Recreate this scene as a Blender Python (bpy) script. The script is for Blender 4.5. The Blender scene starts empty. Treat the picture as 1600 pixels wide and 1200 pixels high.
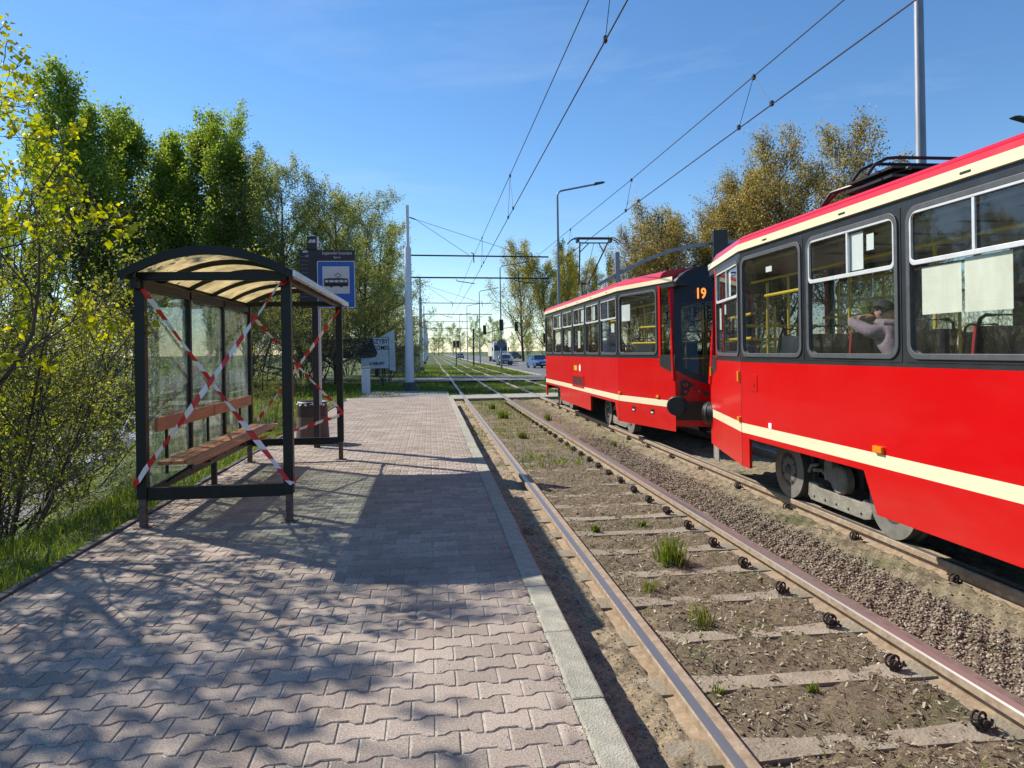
import bpy, math, random
import numpy as np
from mathutils import Vector, Matrix

random.seed(11)
rng = np.random.default_rng(11)
R = math.radians
sc = bpy.context.scene
col = sc.collection

# ------------------------------------------------------------------ camera, sky, sun, exposure
CAM_H = 1.75                      # above the rail heads (z = 0); platform top is z = 0.2
YAW = math.atan(128 / 1110)
cam_d = bpy.data.cameras.new('camera')
cam = bpy.data.objects.new('camera', cam_d)
col.objects.link(cam)
cam_d.sensor_width = 36
cam_d.lens = 36 * 1110 / 1600
cam_d.shift_y = -(600 - 548.08) / 1600
cam_d.clip_start = 0.05
cam_d.clip_end = 3000
cam.matrix_world = (Matrix.Translation((0, 0, CAM_H)) @ Matrix.Rotation(-YAW, 4, 'Z') @
                    Matrix.Rotation(R(90), 4, 'X') @ Matrix.Rotation(-0.015, 4, 'Z'))
sc.camera = cam

SUN_EL = R(41.0)
SUN_DIR = Vector((-0.78 * math.cos(SUN_EL), 0.626 * math.cos(SUN_EL), math.sin(SUN_EL))).normalized()
world = bpy.data.worlds.new('World')
sc.world = world
world.use_nodes = True
wn, wl = world.node_tree.nodes, world.node_tree.links
wn.clear()
sky = wn.new('ShaderNodeTexSky')
sky.sky_type = 'NISHITA'
sky.sun_disc = False
sky.sun_elevation = SUN_EL
sky.sun_rotation = math.atan2(SUN_DIR.x, SUN_DIR.y)
sky.air_density = 1.0
sky.dust_density = 0.05
sky.ozone_density = 4.5
bg = wn.new('ShaderNodeBackground')
bg.inputs['Strength'].default_value = 0.12
wout = wn.new('ShaderNodeOutputWorld')
# thin cirrus, the same all round the sky
tc = wn.new('ShaderNodeTexCoord')
mp = wn.new('ShaderNodeMapping')
mp.inputs['Rotation'].default_value = (0, 0.0, 0.5)
mp.inputs['Location'].default_value = (3.1, 1.7, 0.4)
mp.inputs['Scale'].default_value = (1.0, 2.2, 7.0)
nz = wn.new('ShaderNodeTexNoise')
nz.inputs['Scale'].default_value = 1.9
nz.inputs['Detail'].default_value = 7
nz.inputs['Roughness'].default_value = 0.62
nz.inputs['Distortion'].default_value = 0.5
rp = wn.new('ShaderNodeValToRGB')
rp.color_ramp.elements[0].position = 0.54
rp.color_ramp.elements[0].color = (0, 0, 0, 1)
rp.color_ramp.elements[1].position = 0.80
rp.color_ramp.elements[1].color = (0.13, 0.13, 0.13, 1)
mx = wn.new('ShaderNodeMix')
mx.data_type = 'RGBA'
mx.inputs['B'].default_value = (5.6, 6.2, 7.0, 1)
wl.new(tc.outputs['Generated'], mp.inputs['Vector'])
wl.new(mp.outputs['Vector'], nz.inputs['Vector'])
wl.new(nz.outputs['Fac'], rp.inputs['Fac'])
wl.new(rp.outputs['Color'], mx.inputs['Factor'])
hsv = wn.new('ShaderNodeHueSaturation')
hsv.inputs['Saturation'].default_value = 1.14
wl.new(sky.outputs['Color'], hsv.inputs['Color'])
wl.new(hsv.outputs['Color'], mx.inputs['A'])
wl.new(mx.outputs['Result'], bg.inputs['Color'])
wl.new(bg.outputs['Background'], wout.inputs['Surface'])

sun_d = bpy.data.lights.new('sun', 'SUN')
sun_d.energy = 4.8
sun_d.angle = R(0.53)
sun_d.color = (1.0, 0.93, 0.82)
sun = bpy.data.objects.new('sun', sun_d)
col.objects.link(sun)
sun.rotation_euler = (-SUN_DIR).to_track_quat('-Z', 'Y').to_euler()

vs = sc.view_settings
vs.view_transform = 'Standard'
vs.look = 'None'
vs.exposure = 0.45
vs.gamma = 1.0
vs.use_curve_mapping = False
sc.cycles.use_denoising = True
sc.cycles.max_bounces = 6
sc.cycles.transparent_max_bounces = 24
sc.cycles.caustics_reflective = False
sc.cycles.caustics_refractive = False

# ------------------------------------------------------------------ helpers
class MB:
    """collects faces and links them as ONE mesh object"""
    def __init__(s):
        s.v, s.f, s.m = [], [], []

    def add(s, verts, faces, mi=0):
        o = len(s.v)
        s.v.extend([tuple(p) for p in verts])
        for fc in faces:
            s.f.append(tuple(i + o for i in fc))
            s.m.append(mi)
        return s

    def box(s, x0, x1, y0, y1, z0, z1, mi=0):
        return s.add([(x0, y0, z0), (x1, y0, z0), (x1, y1, z0), (x0, y1, z0),
                      (x0, y0, z1), (x1, y0, z1), (x1, y1, z1), (x0, y1, z1)],
                     [(3, 2, 1, 0), (4, 5, 6, 7), (0, 1, 5, 4), (1, 2, 6, 5), (2, 3, 7, 6), (3, 0, 4, 7)], mi)

    def bar(s, p, q, w, h=None, mi=0, up=(0, 0, 1)):
        """rectangular bar from p to q: w across, h along 'up'"""
        h = h or w
        p, q = Vector(p), Vector(q)
        d = (q - p).normalized()
        u = Vector(up)
        if abs(d.dot(u)) > 0.98:
            u = Vector((1, 0, 0))
        a = d.cross(u).normalized()
        b = a.cross(d).normalized()
        vs_ = []
        for e in (p, q):
            for i, j in ((-1, -1), (1, -1), (1, 1), (-1, 1)):
                vs_.append(e + a * (w / 2 * i) + b * (h / 2 * j))
        return s.add(vs_, [(0, 1, 2, 3), (7, 6, 5, 4), (0, 4, 5, 1), (1, 5, 6, 2), (2, 6, 7, 3), (3, 7, 4, 0)], mi)

    def tube(s, pts, r, n=8, mi=0, cap=True):
        pts = [Vector(p) for p in pts]
        k = len(pts)
        rs = r if isinstance(r, (list, tuple)) else [r] * k
        o = len(s.v)
        ref = None
        for i, p in enumerate(pts):
            t = (pts[min(i + 1, k - 1)] - pts[max(i - 1, 0)])
            t = t.normalized() if t.length > 1e-9 else Vector((0, 0, 1))
            if ref is None:
                ref = Vector((0, 0, 1)) if abs(t.z) < 0.9 else Vector((1, 0, 0))
            a = t.cross(ref)
            if a.length < 1e-4:
                a = t.cross(Vector((0.3, 1, 0.2)))
            a.normalize()
            b = t.cross(a).normalized()
            ref = -b if False else ref
            for j in range(n):
                th = 2 * math.pi * j / n
                q = p + (a * math.cos(th) + b * math.sin(th)) * rs[i]
                s.v.append(tuple(q))
        for i in range(k - 1):
            for j in range(n):
                j2 = (j + 1) % n
                s.f.append((o + i * n + j, o + i * n + j2, o + (i + 1) * n + j2, o + (i + 1) * n + j))
                s.m.append(mi)
        if cap:
            s.f.append(tuple(o + j for j in range(n))[::-1])
            s.m.append(mi)
            s.f.append(tuple(o + (k - 1) * n + j for j in range(n)))
            s.m.append(mi)
        return s

    def lathe(s, prof, n=24, c=(0, 0, 0), axis='z', mi=0):
        """prof: list of (radius, height along the axis)"""
        o = len(s.v)
        for (r, h) in prof:
            for j in range(n):
                th = 2 * math.pi * j / n
                a, b = r * math.cos(th), r * math.sin(th)
                q = {'z': (a, b, h), 'x': (h, a, b), 'y': (b, h, a)}[axis]
                s.v.append((q[0] + c[0], q[1] + c[1], q[2] + c[2]))
        for i in range(len(prof) - 1):
            for j in range(n):
                j2 = (j + 1) % n
                s.f.append((o + i * n + j, o + i * n + j2, o + (i + 1) * n + j2, o + (i + 1) * n + j))
                s.m.append(mi)
        for i, rev in ((0, True), (len(prof) - 1, False)):
            if prof[i][0] > 1e-5:
                t = tuple(o + i * n + j for j in range(n))
                s.f.append(t[::-1] if rev else t)
                s.m.append(mi)
        return s

    def prism(s, poly, fn, d0, d1, mi=0):
        """poly: 2-D outline (a, b); fn(a, b, d) -> point; extruded from d0 to d1"""
        n = len(poly)
        vs_ = [fn(a, b, d0) for a, b in poly] + [fn(a, b, d1) for a, b in poly]
        fs = [tuple(range(n))[::-1], tuple(range(n, 2 * n))]
        for i in range(n):
            j = (i + 1) % n
            fs.append((i, j, n + j, n + i))
        return s.add(vs_, fs, mi)

    def build(s, name, mats, parent=None, loc=None, smooth=False, bevel=0, rot=None, fixn=True):
        me = bpy.data.meshes.new(name)
        me.from_pydata(s.v, [], s.f)
        mats = mats if isinstance(mats, (list, tuple)) else [mats]
        for m in mats:
            me.materials.append(m)
        if len(mats) > 1:
            me.polygons.foreach_set('material_index', s.m)
        if fixn:
            import bmesh
            bm = bmesh.new()
            bm.from_mesh(me)
            bmesh.ops.recalc_face_normals(bm, faces=bm.faces)
            bm.to_mesh(me)
            bm.free()
        if smooth:
            me.polygons.foreach_set('use_smooth', [True] * len(me.polygons))
            try:
                me.set_sharp_from_angle(angle=R(38))
            except Exception:
                pass
        me.update()
        return link(name, me, parent, loc, rot, bevel)


def link(name, me, parent=None, loc=None, rot=None, bevel=0):
    o = bpy.data.objects.new(name, me)
    col.objects.link(o)
    if parent is not None:
        o.parent = parent
    if loc is not None:
        o.location = loc
    if rot is not None:
        o.rotation_euler = rot
    if bevel:
        b = o.modifiers.new('bevel', 'BEVEL')
        b.width = bevel
        b.segments = 2
        b.limit_method = 'ANGLE'
        b.angle_limit = R(35)
    return o


def tag(o, label=None, cat=None, group=None, kind=None):
    if label:
        o['label'] = label
    if cat:
        o['category'] = cat
    if group:
        o['group'] = group
    if kind:
        o['kind'] = kind
    return o


def thing(name, loc, label, cat, group=None, rz=0):
    o = bpy.data.objects.new(name, None)
    o.empty_display_size = 0.3
    col.objects.link(o)
    o.location = loc
    o.rotation_euler = (0, 0, rz)
    return tag(o, label, cat, group)


def kids(o):
    return [c for c in bpy.data.objects if c.parent == o]


def copy_tree(o, parent=None, kmap=None):
    if kmap is None:
        kmap = {}
        for c in bpy.data.objects:
            if c.parent is not None:
                kmap.setdefault(c.parent.name, []).append(c)
    c = o.copy()
    col.objects.link(c)
    c.parent = parent
    for ch in kmap.get(o.name, []):
        copy_tree(ch, c, kmap)
    return c


def mesh_np(name, V, F, mats, parent=None, loc=None, midx=None, shade=None, smooth=False):
    """fast mesh from numpy arrays: V (n,3), F (m,k) all faces with k corners; shade = per-face 0..1 value"""
    me = bpy.data.meshes.new(name)
    m, k = F.shape
    me.vertices.add(len(V))
    me.vertices.foreach_set('co', np.ascontiguousarray(V, dtype=np.float32).ravel())
    me.loops.add(m * k)
    me.polygons.add(m)
    me.polygons.foreach_set('loop_start', np.arange(0, m * k, k, dtype=np.int32))
    me.polygons.foreach_set('loop_total', np.full(m, k, dtype=np.int32))
    me.loops.foreach_set('vertex_index', np.ascontiguousarray(F, dtype=np.int32).ravel())
    for mt in (mats if isinstance(mats, (list, tuple)) else [mats]):
        me.materials.append(mt)
    if midx is not None:
        me.polygons.foreach_set('material_index', np.ascontiguousarray(midx, dtype=np.int32))
    if shade is not None:
        a = me.attributes.new('tone', 'FLOAT', 'FACE')
        a.data.foreach_set('value', np.ascontiguousarray(shade, dtype=np.float32))
    if smooth:
        me.polygons.foreach_set('use_smooth', np.ones(m, dtype=bool))
    me.update(calc_edges=True)
    return link(name, me, parent, loc)


def rounded(x0, x1, z0, z1, r, n=5):
    out = []
    for cx, cz, a0 in ((x1 - r, z1 - r, 0), (x0 + r, z1 - r, 90), (x0 + r, z0 + r, 180), (x1 - r, z0 + r, 270)):
        for i in range(n + 1):
            a = R(a0 + 90 * i / n)
            out.append((cx + r * math.cos(a), cz + r * math.sin(a)))
    return out


def ring(mb, outer, inner, fn, d0, d1, mi=0):
    """frame between two outlines with the same number of points, extruded d0..d1"""
    n = len(outer)
    vs_ = [fn(a, b, d) for d in (d0, d1) for poly in (outer, inner) for a, b in poly]
    fs = []
    for i in range(n):
        j = (i + 1) % n
        fs += [(i, j, n + j, n + i), (2 * n + i, 3 * n + i, 3 * n + j, 2 * n + j),
               (i, 2 * n + i, 2 * n + j, j), (n + i, n + j, 3 * n + j, 3 * n + i)]
    mb.add(vs_, fs, mi)


def text_mesh(txt, size, bold=0.0, align='CENTER', sx=1.0):
    c = bpy.data.curves.new('lettering', 'FONT')
    c.body = txt
    c.size = size
    c.align_x = align
    c.align_y = 'CENTER'
    c.offset = bold
    c.extrude = 0.0015
    c.resolution_u = 3
    o = bpy.data.objects.new('lettering', c)
    col.objects.link(o)
    bpy.context.view_layer.update()
    me = bpy.data.meshes.new_from_object(o.evaluated_get(bpy.context.evaluated_depsgraph_get()))
    bpy.data.objects.remove(o)
    bpy.data.curves.remove(c)
    for v in me.vertices:
        v.co.x *= sx
    return me


def lettering(name, txt, size, m, parent, loc, rot, bold=0.0, sx=1.0, align='CENTER'):
    me = text_mesh(txt, size, bold, align, sx)
    me.materials.clear()
    me.materials.append(m)
    return link(name, me, parent, loc, rot)

# ------------------------------------------------------------------ materials
def new_mat(name):
    m = bpy.data.materials.new(name)
    m.use_nodes = True
    return m, m.node_tree.nodes, m.node_tree.links, m.node_tree.nodes['Principled BSDF']


def mat(name, c, rough=0.6, metal=0.0, var=0.12, scale=6.0, bump=0.0, bscale=40.0, c2=None, objvar=0.0,
        coat=0.0, spec=0.5, detail=5, emit=None, estr=0.0, stretch=None, rvar=0.0):
    m, n, l, b = new_mat(name)
    b.inputs['Roughness'].default_value = rough
    b.inputs['Metallic'].default_value = metal
    b.inputs['Specular IOR Level'].default_value = spec
    b.inputs['Coat Weight'].default_value = coat
    b.inputs['Coat Roughness'].default_value = 0.08
    tcn = n.new('ShaderNodeTexCoord')
    vec = tcn.outputs['Object']
    if stretch:
        mpn = n.new('ShaderNodeMapping')
        mpn.inputs['Scale'].default_value = stretch
        l.new(vec, mpn.inputs['Vector'])
        vec = mpn.outputs['Vector']
    colr = None
    if var or c2:
        nzn = n.new('ShaderNodeTexNoise')
        nzn.inputs['Scale'].default_value = scale
        nzn.inputs['Detail'].default_value = detail
        nzn.inputs['Roughness'].default_value = 0.65
        l.new(vec, nzn.inputs['Vector'])
        rmp = n.new('ShaderNodeValToRGB')
        rmp.color_ramp.elements[0].position = 0.32
        rmp.color_ramp.elements[1].position = 0.68
        a = c2 if c2 else tuple(max(0, x * (1 - var)) for x in c)
        z = c if c2 else tuple(min(1, x * (1 + var)) for x in c)
        rmp.color_ramp.elements[0].color = (*a, 1)
        rmp.color_ramp.elements[1].color = (*z, 1)
        l.new(nzn.outputs['Fac'], rmp.inputs['Fac'])
        colr = rmp.outputs['Color']
        if rvar:
            mr = n.new('ShaderNodeMapRange')
            mr.inputs['To Min'].default_value = max(0.02, rough - rvar)
            mr.inputs['To Max'].default_value = min(1, rough + rvar)
            l.new(nzn.outputs['Fac'], mr.inputs['Value'])
            l.new(mr.outputs['Result'], b.inputs['Roughness'])
    if objvar:
        oi = n.new('ShaderNodeObjectInfo')
        mr2 = n.new('ShaderNodeMapRange')
        mr2.inputs['To Min'].default_value = 1 - objvar
        mr2.inputs['To Max'].default_value = 1 + objvar
        l.new(oi.outputs['Random'], mr2.inputs['Value'])
        hs = n.new('ShaderNodeHueSaturation')
        if colr:
            l.new(colr, hs.inputs['Color'])
        else:
            hs.inputs['Color'].default_value = (*c, 1)
        l.new(mr2.outputs['Result'], hs.inputs['Value'])
        colr = hs.outputs['Color']
    if colr:
        l.new(colr, b.inputs['Base Color'])
    else:
        b.inputs['Base Color'].default_value = (*c, 1)
    if bump:
        nb = n.new('ShaderNodeTexNoise')
        nb.inputs['Scale'].default_value = bscale
        nb.inputs['Detail'].default_value = 4
        l.new(vec, nb.inputs['Vector'])
        bp = n.new('ShaderNodeBump')
        bp.inputs['Strength'].default_value = bump
        bp.inputs['Distance'].default_value = 0.02
        l.new(nb.outputs['Fac'], bp.inputs['Height'])
        l.new(bp.outputs['Normal'], b.inputs['Normal'])
    if emit:
        b.inputs['Emission Color'].default_value = (*emit, 1)
        b.inputs['Emission Strength'].default_value = estr
    return m


def glass_mat(name, tint=(0.86, 0.9, 0.88), ior=1.5, grime=0.0, gcol=(0.5, 0.55, 0.5), gscale=3.0, stretch=(1, 1, 0.35)):
    m = bpy.data.materials.new(name)
    m.use_nodes = True
    n, l = m.node_tree.nodes, m.node_tree.links
    n.clear()
    out = n.new('ShaderNodeOutputMaterial')
    tr = n.new('ShaderNodeBsdfTransparent')
    tr.inputs['Color'].default_value = (*tint, 1)
    gl = n.new('ShaderNodeBsdfGlossy')
    gl.inputs['Roughness'].default_value = 0.01
    gl.inputs['Color'].default_value = (0.95, 0.97, 1, 1)
    fr = n.new('ShaderNodeFresnel')
    # the same reflection from both faces of the sheet
    ge = n.new('ShaderNodeNewGeometry')
    im = n.new('ShaderNodeMix')
    im.inputs['A'].default_value = ior
    im.inputs['B'].default_value = 1 / ior
    l.new(ge.outputs['Backfacing'], im.inputs['Factor'])
    l.new(im.outputs['Result'], fr.inputs['IOR'])
    mixs = n.new('ShaderNodeMixShader')
    l.new(fr.outputs['Fac'], mixs.inputs['Fac'])
    l.new(tr.outputs['BSDF'], mixs.inputs[1])
    l.new(gl.outputs['BSDF'], mixs.inputs[2])
    last = mixs.outputs['Shader']
    if grime:
        df = n.new('ShaderNodeBsdfDiffuse')
        df.inputs['Color'].default_value = (*gcol, 1)
        tl = n.new('ShaderNodeBsdfTranslucent')
        tl.inputs['Color'].default_value = (*gcol, 1)
        ad = n.new('ShaderNodeMixShader')
        l.new(df.outputs['BSDF'], ad.inputs[1])
        l.new(tl.outputs['BSDF'], ad.inputs[2])
        tcn = n.new('ShaderNodeTexCoord')
        mpn = n.new('ShaderNodeMapping')
        mpn.inputs['Scale'].default_value = stretch
        nzn = n.new('ShaderNodeTexNoise')
        nzn.inputs['Scale'].default_value = gscale
        nzn.inputs['Detail'].default_value = 7
        nzn.inputs['Roughness'].default_value = 0.7
        rmp = n.new('ShaderNodeValToRGB')
        rmp.color_ramp.elements[0].position = 0.38
        rmp.color_ramp.elements[0].color = (0.01, 0.01, 0.01, 1)
        rmp.color_ramp.elements[1].position = 0.75
        rmp.color_ramp.elements[1].color = (grime, grime, grime, 1)
        l.new(tcn.outputs['Object'], mpn.inputs['Vector'])
        l.new(mpn.outputs['Vector'], nzn.inputs['Vector'])
        l.new(nzn.outputs['Fac'], rmp.inputs['Fac'])
        m2 = n.new('ShaderNodeMixShader')
        l.new(rmp.outputs['Color'], m2.inputs['Fac'])
        l.new(last, m2.inputs[1])
        l.new(ad.outputs['Shader'], m2.inputs[2])
        last = m2.outputs['Shader']
    l.new(last, out.inputs['Surface'])
    return m


def leaf_mat(name, ca, cb, trans=0.45, tcol=None, rough=0.5):
    """leaf: colour runs from ca to cb with the face attribute 'tone'; lets light through"""
    m, n, l, b = new_mat(name)
    at = n.new('ShaderNodeAttribute')
    at.attribute_name = 'tone'
    rmp = n.new('ShaderNodeValToRGB')
    rmp.color_ramp.elements[0].color = (*ca, 1)
    rmp.color_ramp.elements[1].color = (*cb, 1)
    l.new(at.outputs['Fac'], rmp.inputs['Fac'])
    l.new(rmp.outputs['Color'], b.inputs['Base Color'])
    b.inputs['Roughness'].default_value = rough
    b.inputs['Specular IOR Level'].default_value = 0.35
    tl = n.new('ShaderNodeBsdfTranslucent')
    hs = n.new('ShaderNodeHueSaturation')
    hs.inputs['Hue'].default_value = 0.485
    hs.inputs['Saturation'].default_value = 1.15
    hs.inputs['Value'].default_value = 1.7
    l.new(rmp.outputs['Color'], hs.inputs['Color'])
    l.new(hs.outputs['Color'], tl.inputs['Color'])
    ms = n.new('ShaderNodeMixShader')
    ms.inputs['Fac'].default_value = trans
    l.new(b.outputs['BSDF'], ms.inputs[1])
    l.new(tl.outputs['BSDF'], ms.inputs[2])
    l.new(ms.outputs['Shader'], n['Material Output'].inputs['Surface'])
    return m
# ------------------------------------------------------------------ shared materials
M = {}
M['concrete'] = mat('concrete', (0.37, 0.35, 0.275), 0.9, var=0.22, scale=9, bump=0.5, bscale=90, objvar=0.10)
M['sleeper'] = mat('sleeper_concrete', (0.29, 0.245, 0.18), 0.92, var=0.2, scale=7, bump=0.5, bscale=60, objvar=0.08)
M['asphalt'] = mat('asphalt', (0.14, 0.14, 0.145), 0.9, var=0.15, scale=2.5, bump=0.4, bscale=120)
M['dark_steel'] = mat('dark_green_paint', (0.0045, 0.0085, 0.0095), 0.42, var=0.35, scale=5, spec=0.35)
M['black'] = mat('black_plastic', (0.012, 0.012, 0.014), 0.45, var=0.2, scale=8)
M['rubber'] = mat('window_rubber', (0.055, 0.058, 0.06), 0.55, var=0.25, scale=10)
M['galv'] = mat('galvanised_steel', (0.22, 0.245, 0.28), 0.5, metal=0.4, var=0.2, scale=10, stretch=(1, 1, 0.15))
M['white_paint'] = mat('white_mast_paint', (0.62, 0.65, 0.70), 0.5, var=0.08, scale=3)
M['wire'] = mat('wire', (0.03, 0.03, 0.035), 0.5, metal=0.5, var=0)

# ------------------------------------------------------------------ ground
def smooth(t):
    t = np.clip(t, 0, 1)
    return t * t * (3 - 2 * t)


def gnoise(x, y):
    return (np.sin(x * 1.7 + 1.3 * np.sin(y * 0.9)) * np.cos(y * 1.3 + np.sin(x * 0.7)) * 0.5 +
            np.sin(x * 4.1 + y * 2.3) * 0.22 + np.cos(y * 5.3 - x * 3.1) * 0.18)


def gz(x, y):
    """height of the open ground"""
    x = np.asarray(x, float)
    y = np.asarray(y, float)
    D = 2.6 * (1 - smooth((y - 29) / 12))
    W0 = 2.9 + 3.6 * smooth((y - 12) / 13)
    left = 0.14 - D * smooth((-W0 - x) / 6.0) + 0.05 * gnoise(x, y) * smooth((-3.0 - x) / 0.8) - 0.02
    left = np.where(y > 25.5, np.minimum(left, 0.0 + 0.04 * gnoise(x, y)), left)
    mid = np.full_like(x, -0.22)
    mid = np.where(y > 25.5, -0.07 + 0.0 * x, mid)
    mid = np.where((x > 0.72) & (x < 6.2), np.where(y < 26, -0.24, -0.10), mid)
    right = -0.12 + 0.03 * gnoise(x, y) * smooth((x - 6.3) / 0.4)
    right = np.where((x > 7.5) & (x < 20.5), -0.2, right)
    z = np.where(x < -2.83, left, np.where(x < 6.2, mid, right))
    return z


xs = np.unique(np.concatenate([np.linspace(-2000, -60, 14), np.linspace(-60, -14, 24), np.linspace(-14, -3.0, 60),
                               np.array([-2.84, -2.82, -1, 0.70, 0.74, 1.4, 2.6, 3.4, 4.4, 5.4, 6.15, 6.22]),
                               np.linspace(6.5, 22, 40), np.linspace(24, 80, 20), np.linspace(100, 2000, 14)]))
ys = np.unique(np.concatenate([np.linspace(-300, -10, 12), np.linspace(-8, 2, 12), np.linspace(2, 25.45, 90),
                               np.linspace(25.55, 70, 80), np.linspace(75, 200, 30), np.linspace(220, 2500, 24)]))
GX, GY = np.meshgrid(xs, ys)
V = np.stack([GX.ravel(), GY.ravel(), gz(GX, GY).ravel()], 1)
nx, ny = len(xs), len(ys)
ii = (np.arange(ny - 1)[:, None] * nx + np.arange(nx - 1)[None, :]).ravel()
F = np.stack([ii, ii + 1, ii + nx + 1, ii + nx], 1)

m, n, l, b = new_mat('ground_soil_and_grass')
tcn = n.new('ShaderNodeTexCoord')
n1 = n.new('ShaderNodeTexNoise'); n1.inputs['Scale'].default_value = 0.9; n1.inputs['Detail'].default_value = 9
n2 = n.new('ShaderNodeTexNoise'); n2.inputs['Scale'].default_value = 14; n2.inputs['Detail'].default_value = 6
r1 = n.new('ShaderNodeValToRGB')
r1.color_ramp.elements[0].color = (0.045, 0.085, 0.015, 1); r1.color_ramp.elements[0].position = 0.40
r1.color_ramp.elements[1].color = (0.15, 0.115, 0.065, 1); r1.color_ramp.elements[1].position = 0.68
e = r1.color_ramp.elements.new(0.52); e.color = (0.075, 0.12, 0.022, 1)
mxn = n.new('ShaderNodeMix'); mxn.data_type = 'RGBA'; mxn.blend_type = 'MULTIPLY'; mxn.inputs['Factor'].default_value = 0.7
r2 = n.new('ShaderNodeValToRGB'); r2.color_ramp.elements[0].color = (0.45, 0.45, 0.45, 1); r2.color_ramp.elements[1].color = (1.3, 1.3, 1.2, 1)
r2.color_ramp.elements[0].position = 0.3; r2.color_ramp.elements[1].position = 0.7
for q in (n1, n2):
    l.new(tcn.outputs['Object'], q.inputs['Vector'])
l.new(n1.outputs['Fac'], r1.inputs['Fac']); l.new(n2.outputs['Fac'], r2.inputs['Fac'])
l.new(r1.outputs['Color'], mxn.inputs['A']); l.new(r2.outputs['Color'], mxn.inputs['B'])
l.new(mxn.outputs['Result'], b.inputs['Base Color'])
b.inputs['Roughness'].default_value = 0.95
bp = n.new('ShaderNodeBump'); bp.inputs['Strength'].default_value = 0.8; bp.inputs['Distance'].default_value = 0.05
l.new(n2.outputs['Fac'], bp.inputs['Height']); l.new(bp.outputs['Normal'], b.inputs['Normal'])
M['ground'] = m
tag(mesh_np('ground', V, F, m, smooth=True), 'open ground of grass and soil reaching to the horizon', kind='structure')

# ------------------------------------------------------------------ lower road on the left, road on the right, crossings
def sheet(name, pts, m, label, thick=None):
    o = MB().add(pts, [tuple(range(len(pts)))]).build(name, m, fixn=False)
    return tag(o, label, kind='structure')


def ribbon(name, x0, x1, y0, y1, zf, m, label, nxx=6, nyy=60):
    X, Y = np.meshgrid(np.linspace(x0, x1, nxx), np.linspace(y0, y1, nyy))
    Vv = np.stack([X.ravel(), Y.ravel(), zf(X, Y).ravel()], 1)
    jj = (np.arange(nyy - 1)[:, None] * nxx + np.arange(nxx - 1)[None, :]).ravel()
    return tag(mesh_np(name, Vv, np.stack([jj, jj + 1, jj + nxx + 1, jj + nxx], 1), m, smooth=True), label, kind='structure')


ribbon('lower_road', -17.5, -10.0, -20, 31, lambda X, Y: gz(X, Y) + 0.07, M['asphalt'], 'grey road below the embankment on the left')
ribbon('road', 8.2, 19.8, -60, 600, lambda X, Y: -0.165 + 0 * X, M['asphalt'], 'grey asphalt road right of the tram tracks', 4, 80)
M['roadpaint'] = mat('road_paint', (0.7, 0.7, 0.68), 0.7, var=0.15, scale=12)
lane = MB()
for k in range(-6, 60):
    lane.add([(13.9, k * 9, -0.160), (14.05, k * 9, -0.160), (14.05, k * 9 + 4, -0.160), (13.9, k * 9 + 4, -0.160)], [(0, 1, 2, 3)])
lane.add([(8.55, -60, -0.160), (8.68, -60, -0.160), (8.68, 600, -0.160), (8.55, 600, -0.160)], [(0, 1, 2, 3)])
road_obj = bpy.data.objects['road']
lane.build('lane_marking', M['roadpaint'], road_obj, fixn=False)
kb = MB()
kb.box(8.02, 8.17, -60, 41.0, -0.3, -0.05); kb.box(8.02, 8.17, 51.5, 600, -0.3, -0.05)
kb.build('kerb', M['concrete'], road_obj)
# side road over the tracks and the foot crossing (rails stay proud of them)
sheet('side_road', [(-40, 42.3, -0.012), (8.3, 42.3, -0.012), (8.3, 50.5, -0.012), (-40, 50.5, -0.012)], M['asphalt'],
      'grey side road crossing the tram tracks')
M['path_asphalt'] = mat('path_asphalt', (0.22, 0.21, 0.21), 0.92, var=0.15, scale=4, bump=0.3, bscale=90)
sheet('footpath', [(-7, 24.9, -0.006), (0.75, 24.9, -0.006), (0.75, 31.8, -0.006), (-1.6, 33.0, -0.006), (-7, 33.0, -0.006)],
      M['path_asphalt'], 'asphalt footpath beyond the platform end')
cr = MB()
for k in range(26):
    x0 = 0.78 + k * 0.5
    if x0 > 8.0:
        break
    cr.box(x0, x0 + 0.492, 26.6, 28.9, -0.08, -0.006)
tag(cr.build('foot_crossing', M['concrete'], bevel=0.006), 'pale concrete slabs of the foot crossing over both tracks', kind='structure')

# ------------------------------------------------------------------ platform
PX0, PX1, PY0, PY1 = -2.75, 0.60, -3.0, 24.9
M['joint'] = mat('joint_sand', (0.50, 0.46, 0.38), 0.95, var=0.32, scale=30, bump=0.5, bscale=200)
plat = MB()
plat.add([(-2.85, PY0, 0.1935), (0.64, PY0, 0.1935), (0.64, PY1, 0.1935), (-2.85, PY1, 0.1935),
          (-2.85, PY0, -0.3), (0.64, PY0, -0.3), (0.64, PY1, -0.3), (-2.85, PY1, -0.3)],
         [(0, 1, 2, 3), (0, 3, 7, 4), (1, 5, 6, 2), (2, 6, 7, 3), (0, 4, 5, 1)])
platform = tag(plat.build('platform_pavement', M['joint']), 'tram platform paved with bone-shaped concrete blocks', kind='structure')


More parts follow.
